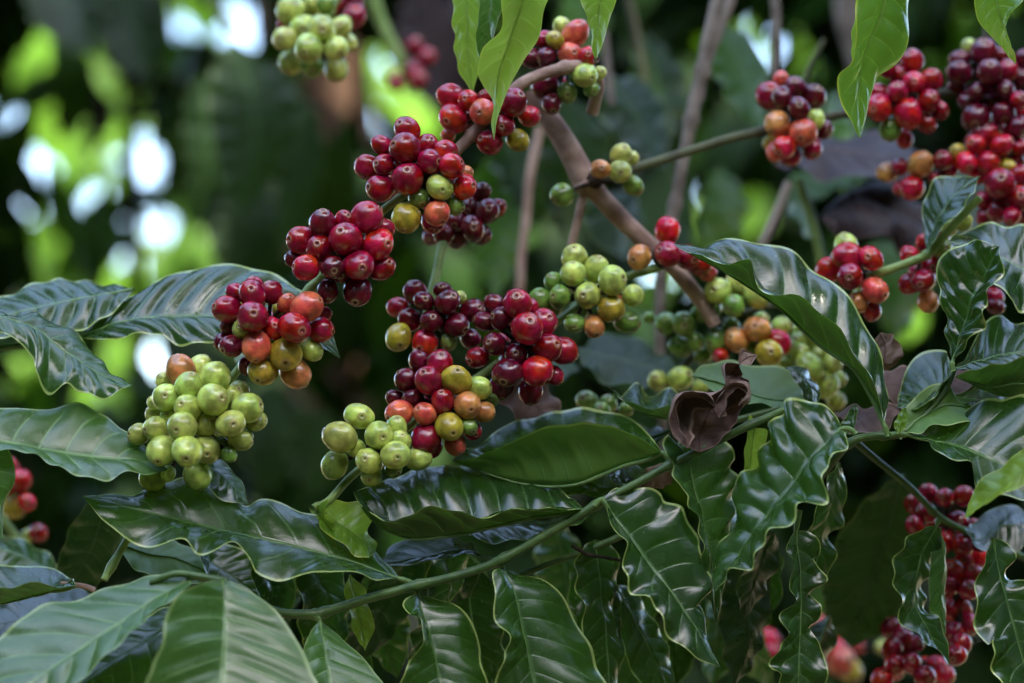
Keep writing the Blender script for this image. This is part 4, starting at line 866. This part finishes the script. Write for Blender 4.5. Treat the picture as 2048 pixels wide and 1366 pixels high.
rn = random.Random(11)
bush = empty('coffee_bush', Vector((-0.35, 2.9, 0)), 'dark out-of-focus coffee bush filling the background behind the fruit, with bright gaps between leaves', 'bush')
def px_of(p):
    v = p - CAM; y = v.dot(FWD)
    return W / 2 + v.dot(RIGHT) / y / K, H / 2 - v.dot(UP) / y / K
pl = []
while len(pl) < 7000:
    px, py = rn.uniform(-500, 2550), rn.uniform(-420, 1900)
    d = rn.uniform(1.0, 1.75)
    c = at(px, py, d)
    L = rn.uniform(0.09, 0.16); Wd = L * rn.uniform(0.32, 0.42)
    rp = 0.36 * L / (K * (D0 + d))
    if any(math.hypot(px - gx, py - gy) < gr * gf + rp * rn.uniform(0.15, 0.6) for gx, gy, gr, gf in GAPS): continue
    dr = Vector((rn.gauss(0, .6), rn.gauss(0, .4), rn.gauss(-0.7, .45)))
    nm = Vector((rn.gauss(0, .5), rn.gauss(-0.7, .5), rn.gauss(0.5, .5)))
    pl.append((c, dr, nm, L, Wd))
for k in range(1500):  # unseen leaves added above the view to block the sky behind the fruit
    L = rn.uniform(.1, .17)
    pl.append((at(rn.uniform(-1200, 3200), rn.uniform(-1500, -350), rn.uniform(1.0, 1.75)), Vector((rn.gauss(0, .6), rn.gauss(0, .4), rn.gauss(-0.7, .45))), Vector((rn.gauss(0, .5), rn.gauss(-0.7, .5), rn.gauss(0.5, .5))), L, L * .4))
leaf_cloud('foliage', pl, M_BGD, bush, rn)
for k, (x0, x1) in enumerate(((300, 240), (1120, 1010), (1520, 1600), (640, 760))):
    Q = [at(x0 + (x1 - x0) * t, 1800 - 2400 * t, 1.35) for t in (0, .25, .5, .75, 1)]
    P = resample(Q, 24)
    v, f = tube_geo(P, [0.012 - 0.006 * i / 24 for i in range(25)], 8)
    mesh_obj('trunk', v, f, M_TRUNK, bush)
# bush seen through the gaps, sunlit look put into its leaf colour
bush2 = empty('coffee_bush', Vector((0.1, 4.0, 0)), 'sunlit yellow-green bush glimpsed as blurred bright spots through the dark foliage', 'bush')
pl = []
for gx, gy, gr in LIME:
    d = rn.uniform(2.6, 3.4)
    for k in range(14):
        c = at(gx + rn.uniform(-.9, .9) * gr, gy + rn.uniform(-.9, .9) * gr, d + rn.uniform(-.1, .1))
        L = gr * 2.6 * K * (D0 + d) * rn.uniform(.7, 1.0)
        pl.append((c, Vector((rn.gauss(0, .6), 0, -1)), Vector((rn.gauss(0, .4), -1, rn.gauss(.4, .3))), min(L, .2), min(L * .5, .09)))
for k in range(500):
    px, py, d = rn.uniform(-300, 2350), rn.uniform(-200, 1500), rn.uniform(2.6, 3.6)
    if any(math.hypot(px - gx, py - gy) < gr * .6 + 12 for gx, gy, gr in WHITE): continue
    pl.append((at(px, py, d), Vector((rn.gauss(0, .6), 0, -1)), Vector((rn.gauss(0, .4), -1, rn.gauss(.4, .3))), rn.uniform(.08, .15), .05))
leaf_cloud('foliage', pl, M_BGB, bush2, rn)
bush3 = empty('coffee_bush', Vector((-0.2, 5.4, 0)), 'farther mid-green bush closing the view between the bright spots, fully blurred', 'bush')
pl3 = []
while len(pl3) < 3600:
    px, py, d = rn.uniform(-400, 2450), rn.uniform(-300, 1800), rn.uniform(3.7, 4.6)
    L = rn.uniform(.12, .2)
    if any(math.hypot(px - gx, py - gy) < gr * (.55 if gx < 420 and gy < 500 else .9) + 0.3 * L / (K * (D0 + d)) for gx, gy, gr in WHITE): continue
    pl3.append((at(px, py, d), Vector((rn.gauss(0, .6), 0, -1)), Vector((rn.gauss(0, .5), -1, rn.gauss(.4, .3))), L, L * .42))
leaf_cloud('foliage', pl3, M_BGM, bush3, rn)
Q = resample([at(500, 2400, 4.1), at(540, 1500, 4.1), at(480, 900, 4.15), at(500, 200, 4.1)], 20)
v, f = tube_geo(Q, 0.014, 8); mesh_obj('trunk', v, f, M_TRUNK, bush3)
Q = resample([at(900, 2400, 2.4), at(940, 1500, 2.4), at(980, 900, 2.45), at(900, 200, 2.4)], 20)
v, f = tube_geo(Q, 0.012, 8); mesh_obj('trunk', v, f, M_TRUNK, bush2)

# big blurred dark leaves between fruit and bush
mid = empty('coffee_shoot', at(1300, 200, .3), 'unfocused leafy twigs with big dark leaves hanging behind the brown fork', 'leafy shoot', LG)
stem(mid, '1240,-80 1270,60 1290,200 1260,420', (8, 7), M_DKW, .42, .42)
ML = [('1445,50 1480,140 1530,270', 52, .36, 'k'), ('1220,150 1270,230 1335,340', 60, .34, 'q'), ('1130,180 1150,330 1120,480', 75, .38, 'q'),
      ('985,300 1000,450 990,600', 62, .36, 'k'), ('1190,380 1230,440 1250,520', 60, .33, 'q'), ('1010,250 1030,330 1040,420', 45, .36, 'q'),
      ('1290,60 1320,200 1310,330', 55, .45, 'q'), ('1560,400 1640,360 1740,350', 30, .34, 'k'), ('1600,330 1660,250 1700,240', 40, .30, 'k'),
      ('1580,380 1600,420 1620,480', 22, .3, 'k'), ('1750,480 1800,560 1790,680', 75, .42, 'k'), ('1900,330 1950,420 2060,440', 60, .3, 'q'),
      ('1440,330 1450,430 1400,520', 45, .5, 'k'), ('1150,700 1250,720 1380,760', 50, .16, 'q'), ('1000,680 1080,720 1160,740', 45, .2, 'q'),
      ('1660,180 1690,260 1780,330', 40, .3, 'k'), ('1150,-30 1170,60 1150,160', 50, .5, 'k'), ('1330,560 1290,620 1300,700', 40, .5, 'k')]
for sp_, hw, d, mt in ML:
    P = pts(sp_); (x0, y0, _), (x1, y1, _) = P[0], P[-1]
    dx, dy = x1 - x0, y1 - y0; q = math.hypot(dx, dy); ux, uy = dx / q, dy / q
    def off(sg): return ' '.join('%f,%f' % (catmull([Vector((a, b, 0)) for a, b, _ in P], t)[0] + sg * uy * hw * w, catmull([Vector((a, b, 0)) for a, b, _ in P], t)[1] - sg * ux * hw * w) for t, w in ((.15, .6), (.35, 1), (.6, .9), (.82, .5)))
    leaf(mid, sp_, off(1), off(-1), d, d1=.03, d2=-.02, mat=mt, nu=40, nw=7, ripple=.003, quilt=.002)
midl = empty('coffee_shoot', at(420, 150, .9), 'very dark large blurred leaves in the upper left, almost black against the bright gaps', 'leafy shoot', LG)
stem(midl, '300,-150 380,-60 470,60', (16, 12), M_DKW, .95, .95)
for sp_, hw, d, mt in [('60,-60 140,20 190,110', 70, .9, 'q'), ('240,-60 270,60 300,170', 75, .95, 'q'), ('470,80 510,250 480,440', 92, .75, 'q'), ('560,120 600,320 560,520', 50, .8, 'q'),
                       ('400,140 420,300 380,470', 50, .85, 'q'), ('470,350 500,460 470,600', 90, .9, 'q'), ('330,620 420,780 440,900', 70, 1.0, 'q'), ('540,760 560,880 520,1000', 80, .9, 'q'),
                       ('850,-60 880,100 900,260', 80, .9, 'z'), ('650,820 640,900 620,1000', 70, .8, 'q'), ('170,150 200,230 180,320', 30, 1.2, 'z'), ('130,150 140,210 120,280', 34, 1.2, 'z')]:
    P = pts(sp_); (x0, y0, _), (x1, y1, _) = P[0], P[-1]
    dx, dy = x1 - x0, y1 - y0; q = math.hypot(dx, dy); ux, uy = dx / q, dy / q
    def off(sg): return ' '.join('%f,%f' % (catmull([Vector((a, b, 0)) for a, b, _ in P], t)[0] + sg * uy * hw * w, catmull([Vector((a, b, 0)) for a, b, _ in P], t)[1] - sg * ux * hw * w) for t, w in ((.15, .6), (.35, 1), (.6, .9), (.82, .5)))
    leaf(midl, sp_, off(1), off(-1), d, d1=.03, d2=-.02, mat=mt, nu=40, nw=7, ripple=.003, quilt=.002)

SUN_EL, SUN_AZ = R(58), R(158)          # azimuth from +Y towards +X
SDIR = Vector((math.sin(SUN_AZ) * math.cos(SUN_EL), math.cos(SUN_AZ) * math.cos(SUN_EL), math.sin(SUN_EL)))
# background tree trunk, with unseen leaves added overhead to block the sun
tree = empty('tree_with_added_crown', Vector((-0.1, 3.3, 0)), 'brown tree trunk blurred behind the fruit, with unseen foliage added overhead as a sun blocker', 'tree')
Q = resample([Vector((-0.10, 3.35, -0.1)), Vector((-0.14, 3.3, 0.8)), Vector((-0.20, 3.25, 1.6)), Vector((-0.30, 3.3, 2.8)), Vector((-0.1, 3.0, 4.0)), Vector((0.4, 2.0, 4.8))], 40)
v, f = tube_geo(Q, [0.10 - 0.04 * i / 40 for i in range(41)], 16)
mesh_obj('trunk', v, f, M_TRUNK, tree)
verts, faces = [], []
for k in range(26):
    a = Vector((-0.1, 3.0, 4.0)).lerp(Vector((0.4, 2.0, 4.8)), rn.random())
    e = Vector((0.8 + rn.uniform(-1.2, 1.2), rn.uniform(-1.2, 1.9), rn.uniform(4.5, 5.5)))
    P = resample([a, a.lerp(e, .5) + Vector((0, 0, .15)), e], 8)
    tube_geo(P, [0.02 - 0.015 * i / 8 for i in range(9)], 6, verts, faces)
mesh_obj('branch', verts, faces, M_TRUNK, tree)
pl = []
while len(pl) < 3500:
    hh = rn.uniform(2.9, 4.1)
    c = Vector((rn.uniform(-1.3, 1.3), rn.uniform(-.8, 1.6), 0))
    if c.y > .75 and rn.random() < .6: continue
    if c.y < .75 and abs(c.x) > .9 and rn.random() < .6: continue
    c = c + Vector((0, 1.3, 1.5)) + SDIR * (hh / SDIR.z)
    L = rn.uniform(0.12, 0.22)
    pl.append((c, Vector((rn.gauss(0, .7), rn.gauss(0, .7), -.35)), Vector((rn.gauss(0, .3), rn.gauss(.25, .3), 1)), L, L * .45))
leaf_cloud('added_crown', pl, M_CAN, tree, rn)

# unseen foliage added around the viewpoint to block the low sky from the fruit
row = empty('coffee_bush', Vector((0, -1.6, 0)), 'unseen ring of foliage added behind and beside the viewpoint to block the low sky', 'bush')
pl = []
while len(pl) < 9000:
    az = rn.uniform(-180, 180)
    if abs(az) < 42: continue
    rr_ = rn.uniform(1.9, 2.7); a_ = R(az)
    c = Vector((math.sin(a_) * rr_, 0.6 + math.cos(a_) * rr_, 3.5 * rn.random() ** .8))
    L = rn.uniform(0.2, 0.34)
    pl.append((c, Vector((rn.gauss(0, .6), rn.gauss(0, .6), -.8)), Vector((-math.sin(a_) + rn.gauss(0, .4), -math.cos(a_) + rn.gauss(0, .4), .6)), L, L * .42))
leaf_cloud('foliage', pl, M_BGD, row, rn)
for az in range(60, 301, 30):
    a_ = R(az); v, f = tube_geo([Vector((math.sin(a_) * 2.3, .6 + math.cos(a_) * 2.3, -.05)), Vector((math.sin(a_) * 2.25, .6 + math.cos(a_) * 2.25, 1.8)), Vector((math.sin(a_) * 2.35, .6 + math.cos(a_) * 2.35, 3.3))], [.03, .024, .008], 8)
    mesh_obj('trunk', v, f, M_TRUNK, row)

# ground out to the horizon
gv, gf = [], []
NG = 40
ext = [-1500, -300, -60] + [-20 + i * 1.1 for i in range(37)] + [60, 300, 1500]
for y in ext:
    for x in ext:
        h = 0.05 * noise.noise(Vector((x * .4, y * .4, 0)))
        gv.append(Vector((x, y, h)))
m_ = len(ext)
for j in range(m_ - 1):
    for i in range(m_ - 1):
        v = j * m_ + i; gf.append((v, v + 1, v + m_ + 1, v + m_))
g = mesh_obj('ground', gv, gf, M_GROUND, origin=Vector((0, 0, 0))); g['kind'] = 'structure'

# ================================================================== light
w = bpy.data.worlds.new('World'); SC.world = w; w.use_nodes = True
nt = w.node_tree; nt.nodes.clear()
sky = nt.nodes.new('ShaderNodeTexSky'); sky.sky_type = 'NISHITA'; sky.sun_disc = False
sky.sun_elevation = SUN_EL; sky.sun_rotation = SUN_AZ; sky.air_density = 1.0; sky.dust_density = 1.7; sky.ozone_density = 1.0
bg = nt.nodes.new('ShaderNodeBackground'); bg.inputs[1].default_value = 0.15
wo = nt.nodes.new('ShaderNodeOutputWorld')
nt.links.new(sky.outputs[0], bg.inputs[0]); nt.links.new(bg.outputs[0], wo.inputs[0])
sd = bpy.data.lights.new('sun', 'SUN'); sd.energy = 3.5; sd.angle = R(0.6); sd.color = (1, .95, .86)
so = bpy.data.objects.new('sun', sd); COL.objects.link(so)
dirv = Vector((math.sin(SUN_AZ) * math.cos(SUN_EL), math.cos(SUN_AZ) * math.cos(SUN_EL), math.sin(SUN_EL)))
so.rotation_euler = dirv.to_track_quat('Z', 'Y').to_euler(); so.location = (0, 0, 6)

SC.view_settings.view_transform = 'Standard'; SC.view_settings.look = 'None'
SC.view_settings.gamma = 1.0; SC.view_settings.use_curve_mapping = False
SC.view_settings.exposure = 3.15
SC.cycles.use_denoising = True
SC.cycles.max_bounces = 8; SC.cycles.transmission_bounces = 4; SC.cycles.diffuse_bounces = 4
SC.cycles.sample_clamp_indirect = 6
